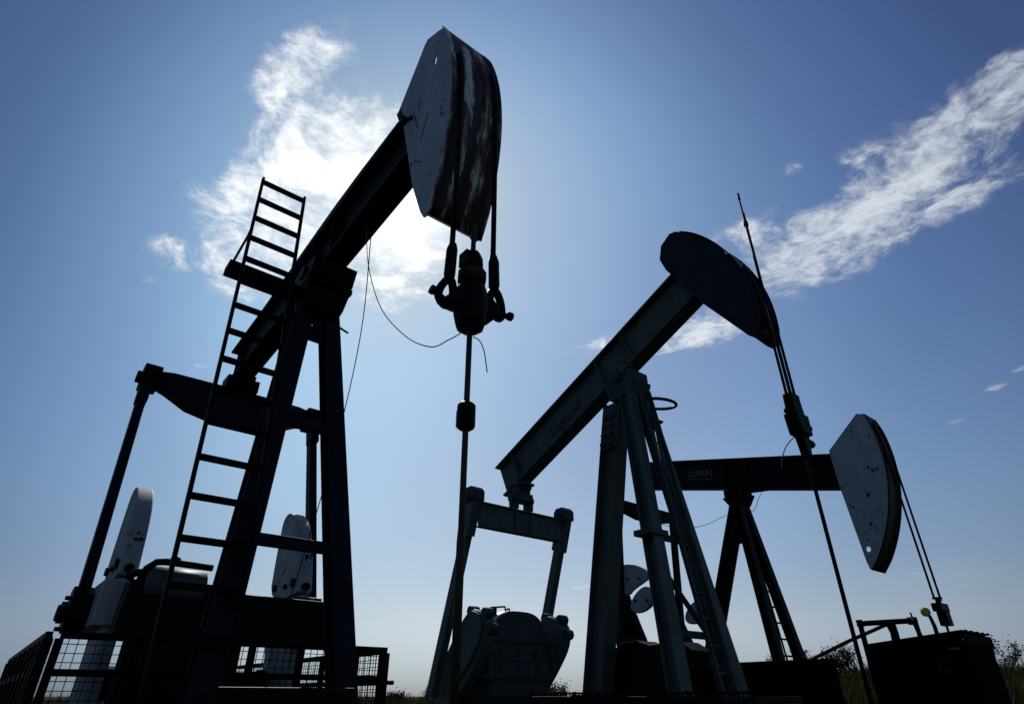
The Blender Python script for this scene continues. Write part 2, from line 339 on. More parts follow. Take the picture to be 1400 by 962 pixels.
def horsehead(J, outline, RAD, angT, angB, hw, hole, mat, frontmat, crest=None, seam=None):
    """two side plates with a lifting hole, and the curved face between them; the back stays open"""
    n = 22
    arc = [(RAD * math.cos(R(angT + (angB - angT) * i / n)), RAD * math.sin(R(angT + (angB - angT) * i / n))) for i in range(n + 1)]
    inner = [(p[0] * (1 - .012 / RAD), p[1] * (1 - .012 / RAD)) for p in arc]
    poly = outline + inner[::-1]                                   # back edge (top to bottom), then up the arc
    head = None
    for sg in (-1, 1):
        m = MB(); y0, y1 = sg * hw, sg * (hw - .014)
        if hole: m.holed(poly, circle(hole[0], hole[1], hole[2], 14, hole[3]), lambda a, c: J.B(a, y0, c), lambda a, c: J.B(a, y1, c))
        else: m.prism(poly, lambda a, c: J.B(a, y0, c), lambda a, c: J.B(a, y1, c))
        if head is None:
            # shared body: first side plate plus inner diaphragms
            head = bpy.data.objects.new('horsehead', None); head = m.build('horsehead', mat, J.root)
        else: m.build('side_plate', mat, head)
    m = MB()                                                       # curved face with a rolled lip each side
    prev = None
    W = hw + .018
    for i, (a, c) in enumerate(arc):
        tp = min(1, i / 2, (n - i) / 2) if n else 1
        k0 = 1 - .012 * (1 - tp) / RAD; k1 = 1 + .014 * tp / RAD; k2 = 1 + (.004 + .018 * tp) / RAD
        row = [m.bm.verts.new(J.B(a * k, y, c * k)) for k, y in ((k0, -W), (k2, -W), (k2, -W + .03), (k1, -W + .034), (k1, W - .034), (k2, W - .03), (k2, W), (k0, W))]
        if prev:
            for i in range(8):
                f = m.bm.faces.new((prev[i], prev[(i + 1) % 8], row[(i + 1) % 8], row[i])); f.smooth = i == 3
        else: m.bm.faces.new(row)
        prev = row
    m.bm.faces.new(prev[::-1])
    m.build('curved_face', frontmat, head)
    def cross(p, q, t=.016):                                       # cross plates at top, bottom and behind the beam
        m = MB()
        d = (Vector(q) - Vector(p)).normalized(); nrm = Vector((-d.y, d.x)) * t
        pl = [p, q, (q[0] + nrm.x, q[1] + nrm.y), (p[0] + nrm.x, p[1] + nrm.y)]
        m.prism(pl, lambda a, c: J.B(a, -hw + .016, c), lambda a, c: J.B(a, hw - .016, c)); m.build('cross_plate', mat, head)
    for p, q in (crest or []): cross(p, q)
    return head

def leg(J, a, b, w, h, name, mat, side=(0, 1, 0), foot=.2):
    m = MB(); m.ibeam(a, b, w, h, side, .022, .03)
    a = Vector(b)
    m.box(b[0] - foot, b[0] + foot, b[1] - foot, b[1] + foot, b[2] - .03, b[2] + .0)
    return m.build(name, mat, J.root, .004)

# =================================================================== PUMPJACK ONE (nearest, white rusty head, ladder)
P1 = (-2.34, 5.956); H1 = 5.0
J = J1 = Jack('pumpjack', 'large near black pumpjack with a rust streaked white horsehead and a tall ladder', P1, H1, 3.7)
beam = walking_beam(J, -3.7, 2.62, .083, .86, .29, 'black', (-3.2, -.35, .35, 2.2))
MB().prism([(-3.0, .8605), (2.5, .8605), (2.0, .91), (1.0, .972), (.3, .985), (-.6, .96), (-2.0, .90)], lambda a, c: J.B(a, -.135, c), lambda a, c: J.B(a, .135, c)).build('top_doubler', 'black', J.root, .006)
hd = horsehead(J, [(2.985, 1.15), (2.94, 1.19), (2.70, 1.355), (2.65, 1.33), (2.18, .74), (2.30, .39), (2.60, -.83), (2.765, -1.28), (2.82, -1.385)], 3.224, 20.4, -26.0, .25, (2.885, .72, .026, .08), 'white', 'front',
    crest=[((2.995, 1.105), (2.70, 1.31)), ((2.78, -1.30), (2.86, -1.375)), ((2.62, -.8), (2.75, -1.2))])
for sg in (-1, 1): MB().tube([J.B(2.36, sg * .25, .34), J.B(2.36, sg * .30, .34)], .045, 10).build('head_pin', 'tar', J.root)
MB().bar(J.B(2.19, -.258, .68), J.B(2.25, -.258, .52), .012, .07).build('hinge_plate', 'tar', J.root)
MB().bar(J.B(2.33, -.262, .36), J.B(2.52, -.27, .22), .02, .03).build('latch_bar', 'tar', J.root)
m = MB()   # saddle bearing
m.prism([(-.26, -.16), (.26, -.16), (.34, .06), (.30, .08), (-.30, .08), (-.34, .06)], lambda x, z: (x, -.27, H1 + z), lambda x, z: (x, .27, H1 + z))
m.tube([(0, -.30, H1 - .02), (0, .30, H1 - .02)], .10, 14)
m.box(-.24, .24, -.285, .285, H1 - .24, H1 - .162)
m.build('saddle_bearing', 'tar', J.root, .008)
m = MB()
m.prism([(-.27, 4.755), (.27, 4.755), (.225, 4.52), (.2, 4.44), (-.2, 4.44), (-.225, 4.52)], lambda y, z: (-.2, y, z), lambda y, z: (.2, y, z))
m.build('post_cap', 'tar', J.root, .006)
F1 = {}
leg(J, (-.02, -.175, 4.5), (1.06, -.64, .12), .22, .20, 'front_leg', 'navy')
leg(J, (-.02, .14, 4.5), (1.06, .50, .12), .19, .20, 'front_leg', 'navy')
leg(J, (-.12, -.15, 4.5), (-1.56, .04, .12), .2, .2, 'rear_leg', 'navy')
def legx(z): return 1.06 - (z - .12) * 1.08 / 4.38
def legy(z): return .50 - (z - .12) * .36 / 4.38
def legn(z): return -.64 + (z - .12) * .465 / 4.38
for z, hgt in ((1.65, .10), (2.88, .12)): MB().box(legx(z) + .06, legx(z) + .12, legn(z) - .05, legy(z) + .05, z - hgt / 2, z + hgt / 2).build('cross_brace', 'navy', J.root, .004)
m = MB(); yb = legy(4.0) - .07; yt = legy(4.48) - .03
m.holed([(-yb - .05, 4.02), (yb, 4.02), (yt, 4.48), (-yt - .02, 4.48)], [(-.11, 4.25), (-.065, 4.25), (-.065, 4.31), (-.11, 4.31)], lambda y, z: (legx(z) + .03, y, z), lambda y, z: (legx(z) + .05, y, z))
m.build('gusset_plate', 'navy', J.root)
m = MB(); m.tube([(.06, .20, 4.40), (.10, .27, 4.34), (.12, .36, 4.30)], .013, 8); m.build('grease_nipple_line', 'tar', J.root)

# equaliser with end bearings
EX, EZ = -3.11, 4.46
m = MB()
prof = [(-1.12, .13), (-.95, .16), (-.35, .17), (.35, .17), (.95, .16), (1.12, .13), (1.12, -.11), (.98, -.16), (.66, -.32), (.31, -.39), (-.31, -.39), (-.66, -.32), (-.98, -.16), (-1.12, -.11)]
m.prism(prof, lambda y, z: (EX - .10, y, EZ + z), lambda y, z: (EX + .10, y, EZ + z))
eq = m.build('equalizer', 'navy', J.root, .01)
for sg in (-1, 1):
    m = MB(); y0, y1 = sorted((sg * 1.1, sg * 1.33))
    m.prism([(-.15, -.16), (.15, -.16), (.17, .06), (.1, .2), (-.1, .2), (-.17, .06)], lambda x, z: (EX + x, y0, EZ + z), lambda x, z: (EX + x, y1, EZ + z))
    m.tube([(EX, sg * 1.30, EZ), (EX, sg * 1.39, EZ)], .09, 12)
    m.build('equalizer_bearing', 'tar', eq, .01)
m = MB(); zb = J.B(-3.11, 0, .083).z
m.box(EX - .16, EX + .16, -.24, .24, EZ + .172, EZ + .36); m.prism([(-.14, .36), (.14, .36), (.16, zb - EZ + .01), (-.16, zb - EZ - .012)], lambda x, z: (EX + x, -.17, EZ + z), lambda x, z: (EX + x, .17, EZ + z))
m.tube([(EX - .2, 0, EZ + .27), (EX + .2, 0, EZ + .27)], .07, 10)
m.build('tail_bearing', 'tar', J.root, .006)
PIN1 = (-1.95, 1.24)
for sg in (-1, 1):
    m = MB(); y = sg * 1.245
    m.bar((EX, y, EZ - .12), (PIN1[0], y, PIN1[1] + .22), .11, .15); m.bar((EX + .02, y, EZ - .1), (EX + .15, y, EZ - .42), .14, .19)
    pm = m.build('pitman_arm', 'navy', J.root, .006)
    m = MB(); m.prism([(-.2, -.14), (.1, -.2), (.2, -.06), (.18, .17), (.04, .26), (-.12, .24), (-.22, .05)], lambda x, z: (PIN1[0] + x, sg * 1.16, PIN1[1] + z), lambda x, z: (PIN1[0] + x, sg * 1.34, PIN1[1] + z))
    m.tube([(PIN1[0], sg * 1.02, PIN1[1]), (PIN1[0], sg * 1.42, PIN1[1])], .08, 10)
    bolts(m, [(PIN1[0] + .15 * math.cos(t), sg * 1.34, PIN1[1] + .15 * math.sin(t)) for t in (0, 1.2, 2.4, 3.6, 4.8)], (0, sg, 0), .025, .05)
    m.build('wrist_pin_bearing', 'tar', pm, .01)
crank_prof = [(-2.46, 1.56), (-1.46, 1.56), (-1.42, 1.0), (-1.40, .2), (-2.15, .2), (-2.28, .9)]
wt_prof0 = [(-2.46, 1.562), (-2.50, 2.1), (-2.50, 2.58), (-2.46, 2.66), (-2.38, 2.71), (-2.27, 2.71), (-2.13, 2.66), (-1.98, 2.56), (-1.84, 2.42), (-1.72, 2.25), (-1.62, 2.06), (-1.54, 1.85), (-1.49, 1.68), (-1.47, 1.562)]
wt_prof = smooth_poly(wt_prof0, 2)
for sg in (-1, 1):
    m = MB(); y0, y1 = sorted((sg * .88, sg * 1.03))
    m.prism(crank_prof, lambda x, z: (x, y0, z), lambda x, z: (x, y1, z))
    cr = m.build('crank_arm', 'weight', J.root, .02)
    ya, yb = sorted((sg * .865, sg * 1.045))
    MB().prism(wt_prof, lambda x, z: (x, ya, z), lambda x, z: (x, yb, z)).build('counterweight', 'weight', cr, .014)
    yy0, yy1 = sorted((sg * .80, sg * 1.145)); MB().box(-2.30, -1.36, yy0, yy1, 1.10, 1.53).build('pin_block', 'greendark' if sg > 0 else 'weight', cr, .012)
    yi = (ya if sg < 0 else ya); nrm = -1
    for px_, pz_, rr in ((-2.28, 1.72, .045), (-1.66, 1.72, .055), (-1.9, 1.70, .03)):
        MB().tube([(px_, yi, pz_), (px_, yi - .035, pz_)], rr, 8).build('weight_bolt', 'tar', cr)
    for pz_, rr in ((1.66, .05), (2.05, .012)):
        xx = -1.48 if pz_ < 1.8 else -1.62
        MB().tube([(xx - .02, sg * .955, pz_), (xx + .03, sg * .955, pz_)], rr, 8).build('weight_bolt', 'tar', cr)
m = MB()   # reducer housing across the front, gear case, pedestal
m.prism([(-1.0, 1.0), (1.10, 1.0), (1.10, 1.44), (.2, 1.44), (-.98, 1.49)], lambda y, z: (-1.24, y, z), lambda y, z: (-.94, y, z))
m.prism([(-.55, .3), (.28, .3), (.28, .98), (-.55, .98)], lambda y, z: (-2.5, y, z), lambda y, z: (-1.25, y, z))
m.box(-1.2, -.95, -.86, .02, .12, .995)
m.tube([(-2.05, -.84, .62), (-2.05, .84, .62)], .16, 14)
gr = m.build('gear_reducer', 'black', J.root, .012)
m = MB(); m.tube([(-1.10, -.86, 1.46), (-1.10, -.855, 1.46), (-1.10, -.84, 1.46), (-1.10, -.30, 1.46), (-1.10, -.285, 1.46), (-1.10, -.28, 1.46)], [.10, .16, .185, .185, .16, .10], 28); m.build('drum_cover', 'galvdark', gr)
m = MB(); m.tube([(-1.0, -.90, 1.48), (-.98, -.87, 1.60), (-.96, -.80, 1.665), (-.95, -.72, 1.675), (-.95, -.27, 1.665)], .034, 10); m.tube([(-.95, -.64, 1.66), (-.95, -.64, 1.72), (-.95, -.64, 1.735)], [.05, .05, .02], 10); m.build('breather_pipe', 'tar', gr)
m = MB(); m.tube([(-1.06, -1.0, 1.5), (-1.06, -.95, 1.56), (-1.06, -.86, 1.575), (-1.06, -.82, 1.53)], .04, 8); m.build('lifting_eye', 'tar', gr)
m = MB()   # skid: two runners joined by cross beams
m.box(1.18, 1.42, -.62, .36, .26, .555)
for y in (-.62, .48): m.box(-3.2, 1.178, y - .12, y + .12, .0, .12)
m.box(1.18, 1.42, -.75, .62, .0, .258); m.box(-3.0, -2.8, -.499, .359, .0, .1)
m.build('skid_base', 'tar', J.root, .008)

# ladder on the near leg
def ladx(z): return 0.02 + (6.05 - z) * .20
LY0, LY1 = -1.0, -.47
def part_empty(name, parent):
    o = bpy.data.objects.new(name, None); col.objects.link(o); o.parent = parent; o.empty_display_size = .2; return o
zt = 6.10; lad = part_empty('ladder', J.root)
for y in (LY0, LY1): MB().bar((ladx(zt), y, zt), (ladx(.35), y, .35), .03, .055).build('side_rail', 'rail', lad, .003)
z = 6.03
k = 0
while z > .6:
    m = MB(); m.bar((ladx(z), LY0 + .015, z), (ladx(z), LY1 - .015, z), .05, .05, (1, 0, 0)); m.build('rung', 'rail', lad, .004)
    z -= .345; k += 1
for zz in (1.1, 3.0, 4.3): MB().bar((ladx(zz) - .03, LY1, zz), (legx(zz), legn(zz) - .08, zz), .03, .04).build('ladder_bracket', 'rail', lad)
MB().bar((-.05, -1.06, 4.73), (.12, -1.0, 5.1), .025, .03).bar((.12, -1.0, 5.1), (.2, -1.0, 5.12), .03, .03).build('step_strut', 'rail', J.root)
m = MB(); m.prism([(0, 0), (.22, 0), (.22, .11), (0, .11)], lambda x, z: (-.14 + x, -1.10, 4.62 + z), lambda x, z: (-.14 + x, -.2, 4.62 + z))
m.build('service_step', 'rail', J.root, .006)

# bridle ropes of unit one run over the head and down to the hanger
def bridle(J, x, ys, ztop_ang, zbot, r, Rr):
    for y in ys:
        pts = [J.root.matrix_basis.inverted() @ J.root.matrix_basis @ Vector((Rr * math.cos(R(t)), y, J.H + Rr * math.sin(R(t)))) for t in range(int(ztop_ang), -1, -2)]
        pts += [Vector((x, y, J.H - .3)), Vector((x, y, zbot))]
        MB().tube(pts, r, 8).build('bridle_rope', 'cable', J.root)
bridle(J, 3.256, (-.18, .19), 12, 3.22, .021, 3.250)
# hanger bar, clamps and polished rod: hangs from the ropes
RX = 3.262
rod1 = thing('polished_rod', 'polished rod with shackled hanger hanging from the big rust streaked white horsehead', 'polished rod', J.world(RX, 0, 0), YAW, 'polished rods below the horseheads')
def rod_parts(t, z0, ztop, r, joints=(), mat='rod'):
    m = MB(); m.tube([(0, 0, z0), (0, 0, ztop)], r, 12)
    for zz in joints: m.tube([(0, 0, zz - .05), (0, 0, zz + .05)], r * 1.6, 10)
    return m.build('rod', mat, t)
for (a0, c0, a1, c1, w_) in ((2.52, .30, 2.62, -.05, .012), (2.60, -.50, 2.72, -.62, .010), (2.70, -.30, 2.80, -.02, .010)):
    MB().bar(J.B(a0, -.2515, c0), J.B(a1, -.2515, c1), w_, .003, J.B(1, 0, .3) - J.B(0, 0, 0)).build('scratch', 'tar', hd)
rod_parts(rod1, -.1, 3.62, .0195)
MB().tube([(0, 0, -.05), (0, 0, 1.25), (0, 0, 1.32)], [.0245, .0245, .0205], 12).build('rod_liner', 'rod', rod1)
m = MB(); m.tube([(0, 0, 2.655), (0, 0, 2.68), (0, 0, 2.76), (0, 0, 2.88), (0, 0, 2.96), (0, 0, 3.05)], [.075, .10, .118, .125, .115, .09], 9)
m.prism([(-.17, 2.80), (.185, 2.80), (.19, 2.90), (.13, 2.95), (-.13, 2.95), (-.175, 2.90)], lambda y, z: (-.08, y, z), lambda y, z: (.08, y, z))
m.build('hanger_block', 'tar', rod1, .012)
m = MB(); m.tube([(0, 0, 3.051), (0, 0, 3.08), (0, 0, 3.14), (0, 0, 3.15)], [.10, .105, .105, .08], 12); m.build('red_clamp', 'rusty', rod1)
m = MB(); m.tube([(0, 0, 3.152), (0, 0, 3.20), (0, 0, 3.27), (0, 0, 3.33)], [.055, .08, .075, .05], 10); m.box(-.05, .05, -.09, .02, 3.18, 3.30); m.build('rod_clamp', 'tar', rod1, .006)
for y, zz in ((-.19, 2.90), (.20, 2.98)):
    m = MB(); m.tube([(0, y * .93, zz + .42), (0, y * .96, zz + .36), (0, y, zz + .14), (0, y, zz + .10)], [.028, .042, .042, .03], 10); s = m.build('rope_socket', 'tar', rod1)
    yo = y + math.copysign(.035, y)
    m = MB(); m.tube([(.01 * math.sin(2 * t), y + (.055 - .03 * math.sin(t)) * math.cos(t) + math.copysign(.015, y) * (1 - math.sin(t)), zz - .01 + .115 * math.sin(t)) for t in [i * math.pi / 8 for i in range(17)]], .030, 8, False); m.build('shackle', 'tar', rod1)
    m = MB(); m.tube([(.0, y * .6, zz - .12), (.02, yo + math.copysign(.11, y), zz - .10 + (.02 if y > 0 else .04))], .022, 8); m.tube([(.02, yo + math.copysign(.085, y), zz - .1 + (.018 if y > 0 else .035)), (.02, yo + math.copysign(.115, y), zz - .1 + (.02 if y > 0 else .04))], .033, 8); m.build('shackle_pin', 'tar', rod1)
m = MB(); m.tube([(0, 0, 1.93), (0, 0, 1.945), (0, 0, 2.095), (0, 0, 2.11)], [.04, .060, .060, .04], 12); m.box(-.075, -.05, -.03, .03, 1.96, 2.08); m.build('stop_clamp', 'tar', rod1, .008)
# stuffing box near the ground
def wellhead(J, x, label, y=0):
    t = thing('wellhead', label, 'wellhead', J.world(x, y, 0), YAW, 'wellheads at the rod bottoms')
    MB().tube([(0, 0, 0), (0, 0, .06), (0, 0, .06), (0, 0, .22)], [.16, .16, .1, .1], 16).build('casing_flange', 'tar', t)
    MB().tube([(0, 0, .221), (0, 0, .25), (0, 0, .36), (0, 0, .40)], [.06, .075, .07, .04], 12).build('stuffing_box', 'tar', t)
    return t
wellhead(J, RX, 'low black wellhead under the polished rod of the near ladder pumpjack')

def hang_cable(name, pts, r, label, cat, mat='cable', group=None):
    """smooth curve through points"""
    P = [Vector(p) for p in pts]; P = [P[0] * 2 - P[1]] + P + [P[-1] * 2 - P[-2]]; out = []
    for i in range(1, len(P) - 2):
        for k in range(10):
            t = k / 10; a, b, c, d = P[i - 1:i + 3]
            out.append(.5 * ((2 * b) + (c - a) * t + (2 * a - 5 * b + 4 * c - d) * t * t + (3 * b - a - 3 * c + d) * t ** 3))
    out.append(P[-2])
    o = MB().tube(out, r, 6).build(name, mat)
    return tag(o, label, cat, group) if label else o
W = J.world
hang_cable('signal_cable', [W(1.2, -.05, 5.02), W(1.45, -.05, 4.3), W(1.9, -.06, 3.55), W(2.45, -.07, 2.98), W(2.9, -.09, 2.66), W(3.18, -.11, 2.58), W(3.24, -.06, 2.62)], .0045, 'thin pale cable sagging from the near black beam to the rod hanger', 'cable', 'tan')
hang_cable('cable_tail', [W(3.26, .03, 2.62), W(3.27, .08, 2.60), W(3.27, .12, 2.53), W(3.27, .15, 2.38)], .004, 'short loose cable end curling below the near rod hanger', 'cable', 'tan')
hang_cable('brake_cable', [W(1.25, 0, 4.98), W(.9, .2, 3.9), W(.2, .4, 2.9), W(-.6, .55, 1.9), W(-1.0, .62, 1.44)], .006, 'thin straight cable running from the near black beam down to the gear housing', 'cable')
m = MB(); m.tube([J.B(1.22, -.02, .085), J.B(1.22, -.02, -.02), J.B(1.20, -.02, -.1)], .022, 8); m.tube([J.B(1.27, -.03, .03), J.B(1.14, 0, .03)], .012, 6); m.build('cable_clip', 'tar', J.root)

# guard fence round the cranks of unit one
def mesh_panel(fence, a, b, z0, z1, zm, nx, cell=.062, posts=(), post_w=.055, mat='rail'):
    a = Vector(a); b = Vector(b); d = (b - a).normalized(); Ln = (b - a).length; side = (d.y, -d.x, 0)
    m = MB()
    for z in (z0, zm, z1): m.bar(a + Vector((0, 0, z)), b + Vector((0, 0, z)), .045, .05, side)
    for s in [0.0] + list(posts) + [1.0]:
        p = a + d * (Ln * s)
        m.bar(p + Vector((0, 0, z0 - .2)), p + Vector((0, 0, z1 - .026)), post_w, post_w, side)
    fr = m.build('fence_panel', mat, fence)
    m = MB(); off = Vector(side) * .03
    k = int(Ln / cell)
    for i in range(1, k):
        p = a + d * (Ln * i / k) + off; m.tube([p + Vector((0, 0, z0)), p + Vector((0, 0, z1))], .0042, 4, False)
    q = int((z1 - z0) / cell)
    for i in range(1, q):
        z = z0 + (z1 - z0) * i / q; o2 = off * 1.25
        m.tube([a + o2 + Vector((0, 0, z)), b + o2 + Vector((0, 0, z))], .0042, 4, False)
    m.build('wire_mesh', mat, fr)
    return fr
fence = thing('guard_fence', 'black steel guard fence with wire mesh panels around the near pumpjack cranks', 'fence', (P1[0], P1[1], 0), YAW)
mesh_panel(fence, (0, -1.46, 0), (0, 1.35, 0), .22, .91, .655, 26, posts=(.19, .36, .52, .68, .88))
mesh_panel(fence, (-.06, -1.53, 0), (-5.2, -1.53, 0), .22, .91, .655, 40, posts=(.06, .14, .24, .36, .5, .66, .82), post_w=.07)
mesh_panel(fence, (-.08, 1.35, 0), (-5.2, 1.42, 0), .22, .90, .62, 40, posts=(.12, .3, .5, .7))
m = MB(); m.tube([(0, 1.38, .62), (0, 1.46, .62)], .02, 8); m.build('gate_latch', 'rail', fence)

# =================================================================== PUMPJACK TWO (grey-green, three posts)
P2 = (2.251, 10.316); H2 = 5.9
J = J2 = Jack('pumpjack', 'grey green pumpjack with dark lettering on its steep beam and a dark blue horsehead', P2, H2, 23.5)
walking_beam(J, -3.98, 2.32, .055, .88, .35, 'green', (-3.4, -.4, .4), .06)
horsehead(J, [(2.60, 1.45), (2.48, 1.54), (2.21, 1.49), (2.02, 1.25), (1.99, .92), (2.12, -.36), (2.34, -1.5), (2.38, -1.60)], 2.98, 27.0, -33.2, .29, None, 'bluehead', 'tar',
    crest=[((2.63, 1.36), (2.48, 1.47)), ((2.46, 1.49), (2.23, 1.45)), ((2.21, 1.45), (2.06, 1.22)), ((2.04, 1.2), (2.03, .95)), ((2.15, -.4), (2.38, -1.52)), ((2.40, -1.54), (2.46, -1.58))])
m = MB(); m.box(-.30, .30, -.26, .26, H2 - .20, H2 + .03); m.tube([(0, -.36, H2 - .06), (0, .36, H2 - .06)], .12, 14)
bolts(m, [(x, -.36, H2 - .06 + z) for x in (-.08, .08) for z in (-.08, .08)], (0, -1, 0), .02, .03)
m.prism([(-.36, -.2), (.36, -.2), (.24, -.5), (-.24, -.5)], lambda x, z: (x, -.27, H2 + z), lambda x, z: (x, .27, H2 + z))
for x in (-.42, .34): m.bar((x * .7, -.2, H2 + .02 - (.12 if x < 0 else -.1)), (x, -.2, H2 - .04 - (.12 if x < 0 else -.1)), .08, .05)
m.build('saddle_bearing', 'greendark', J.root, .008)
for sg in (-1, 1): leg(J, (.16, sg * .22, 5.40), (.93, sg * .72, .12), .25, .24, 'front_leg', 'green')
leg(J, (-.32, 0, 5.45), (-1.40, 0, .12), .30, .42, 'rear_leg', 'green')
m = MB()
bolts(m, [(-.30 - .04 * k, -.174, 5.15 - .17 * k) for k in range(4)], (0, -1, 0), .045, .05); bolts(m, [(-.48 - .04 * k, -.174, 5.15 - .17 * k) for k in range(4)], (0, -1, 0), .045, .05)
m.prism([(-.62, 4.55), (-.2, 4.55), (-.1, 5.4), (-.5, 5.4)], lambda x, z: (x, -.175, z), lambda x, z: (x, -.152, z))
m.build('post_splice', 'greendark', J.root)
def l2x(z): return .93 - (z - .12) * .77 / 5.28
def l2y(z): return .72 - (z - .12) * .50 / 5.28
for z in (1.3, 2.75): MB().box(l2x(z) - .12, l2x(z) - .06, -l2y(z), l2y(z), z - .05, z + .05).build('cross_brace', 'greendark', J.root)
MB().bar((l2x(2.6) - .16, -l2y(2.6), 2.6), (l2x(1.4) - .16, l2y(1.4) - .1, 1.4), .05, .07).build('diagonal_brace', 'greendark', J.root)
MB().tube([(.42, .1, 5.1), (.62, .0, 3.6), (.80, .16, 2.2), (1.0, .34, .3)], .03, 8).build('conduit_pipe', 'greendark', J.root)
m = MB(); m.box(l2x(2.72) - .19, l2x(2.72) + .17, -l2y(2.72) - .23, -l2y(2.72) + .2, 2.69, 2.78); m.build('leg_clamp', 'greendark', J.root, .006)
lad2 = part_empty('ladder', J.root)   # ladder in the leg plane
def l2lad(y, z): return (l2x(z) + .22, y, z)
for y0, y1 in ((-.16, -.02), (.15, .34)): MB().bar(l2lad(y0, 5.5), l2lad(y1, .3), .05, .07).build('side_rail', 'greendark', lad2, .004)
z = 5.1
while z > .5:
    f = (5.5 - z) / 5.2
    MB().tube([l2lad(-.16 + .14 * f, z), l2lad(.15 + .19 * f, z)], .014, 8).build('rung', 'greendark', lad2); z -= .36
m = MB()
m.tube([(.12 + .30 * (1 - math.cos(t)) , .30 + .34 * math.sin(t - .2), 5.28 + .04 * math.cos(t)) for t in [i * 2 * math.pi / 24 for i in range(25)]], .03, 8, False)
m.build('ladder_hoop', 'greendark', J.root)
m = MB(); m.prism([(-.1, 0), (.1, 0), (.16, .03), (-.1, .03)], lambda x, z: (.2 + x, .2, 4.97 + z), lambda x, z: (.2 + x, .52, 4.97 + z)); m.build('top_shelf', 'greendark', J.root)
EX, EZ = -3.263, 3.72
m = MB(); m.ibeam((EX, -1.12, EZ), (EX, 1.12, EZ), .2, .50, (1, 0, 0), .03, .09); m.box(EX - .10, EX + .10, -.22, -.19, EZ - .22, EZ + .22); m.box(EX - .1, EX + .1, .19, .22, EZ - .22, EZ + .22)
eq = m.build('equalizer', 'green', J.root, .006)
zb = J.B(-3.45, 0, .055).z
m = MB()
for sg in (-1, 1): m.box(EX - .14, EX + .14, sg * .2 - .03, sg * .2 + .03, EZ + .252, EZ + .62)
m.tube([(EX, -.3, EZ + .50), (EX, .3, EZ + .50)], .10, 12); m.box(EX - .13, EX + .13, -.165, .165, EZ + .45, EZ + .78); m.box(EX - .22, EX + .24, -.19, .19, EZ + .78, EZ + .84); m.bar((EX + .02, 0, EZ + .81), J.B(-3.42, 0, .06), .3, .34)
m.build('tail_bearing', 'greendark', J.root, .008)
PX, PZ = -4.43, .50
for sg in (-1, 1):
    y = sg * 1.27; d = Vector((PX - EX, 0, PZ - 4.0)).normalized(); top = Vector((EX + .03, y, 4.03))
    m = MB(); m.bar(top + d * .5, (PX, y, PZ), .16, .20)
    # forked head
    a = top - d * .02
    m.bar(top, top + d * .75, .20, .30)
    pm = m.build('pitman_arm', 'green', J.root, .008)
    m = MB(); m.prism([(-.18, -.12), (.18, -.12), (.18, .08), (.1, .17), (-.1, .17), (-.18, .08)], lambda x, z: (EX + x, y - .15, 4.07 + z), lambda x, z: (EX + x, y + .15, 4.07 + z)); m.tube([(EX, y - .19, 4.05), (EX, y + .19, 4.05)], .07, 10)
    m.build('equalizer_bearing', 'greendark', pm, .012)
crk = [(-3.55, 1.98), (-3.2, 1.90), (-2.98, 1.62), (-3.05, 1.32), (-3.4, .92), (-3.9, .42), (-4.6, .22), (-4.74, .7), (-4.35, 1.15), (-3.95, 1.62)]
for sg in (-1, 1):
    m = MB(); y0, y1 = sorted((sg * .84, sg * 1.08)); m.prism(smooth_poly(crk), lambda x, z: (x, y0, z), lambda x, z: (x, y1, z)); cr = m.build('crank_arm', 'green', J.root, .02)
    m = MB(); ya, yb = sorted((sg * 1.082, sg * 1.15))
    m.prism(smooth_poly([(-3.5, 1.93), (-3.2, 1.88), (-3.03, 1.6), (-3.3, 1.15), (-3.9, .65), (-4.35, 1.0), (-3.9, 1.55)]), lambda x, z: (x, ya, z), lambda x, z: (x, yb, z)); m.build('counterweight', 'green', cr, .012)
    for px_, pz_ in ((-3.12, 1.86), (-2.98, 1.58), (-3.58, 1.93)): MB().tube([(px_, sg * .86, pz_), (px_, sg * 1.06, pz_)], .10, 8).build('weight_bolt', 'greendark', cr, .01)
m = MB(); m.prism([(-.74, .85), (.74, .85), (.74, 1.46)] + [(.02 + .70 * math.cos(t) ** .6 if math.cos(t) > 0 else .02 - .72 * abs(math.cos(t)) ** .75, 1.46 + .52 * math.sin(t)) for t in [R(5 + 170 * i / 22) for i in range(23)]] + [(-.74, 1.46)], lambda y, z: (-4.3, y, z), lambda y, z: (-3.35, y, z))
m.box(-4.36, -3.32, -.80, .80, 1.40, 1.46); m.box(-4.38, -3.30, -.84, .84, .78, .85); m.box(-4.3, -3.38, -.66, .78, .25, .779)
bolts(m, [(-3.32, -.72 + .144 * k, 1.43) for k in range(11)] + [(-3.30, -.76 + .19 * k, .815) for k in range(9)], (1, 0, 0), .024, .03)
for yy in (-.45, 0, .45): m.box(-3.36, -3.325, yy - .02, yy + .02, .86, 1.395)
m.tube([(-3.8, -.9, 1.3), (-3.8, .9, 1.3)], .16, 14)
gr = m.build('gear_reducer', 'greendark', J.root, .02)
m = MB(); m.prism([(-.63, 1.70), (-.50, 1.83), (-.25, 1.955), (-.24, 1.985), (-.53, 1.865), (-.67, 1.72)], lambda y, z: (-4.0, y, z), lambda y, z: (-3.34, y, z)); m.build('pale_chamfer_strip', 'galv', gr, .006)  # pale strip laid along the upper chamfer of the gear case
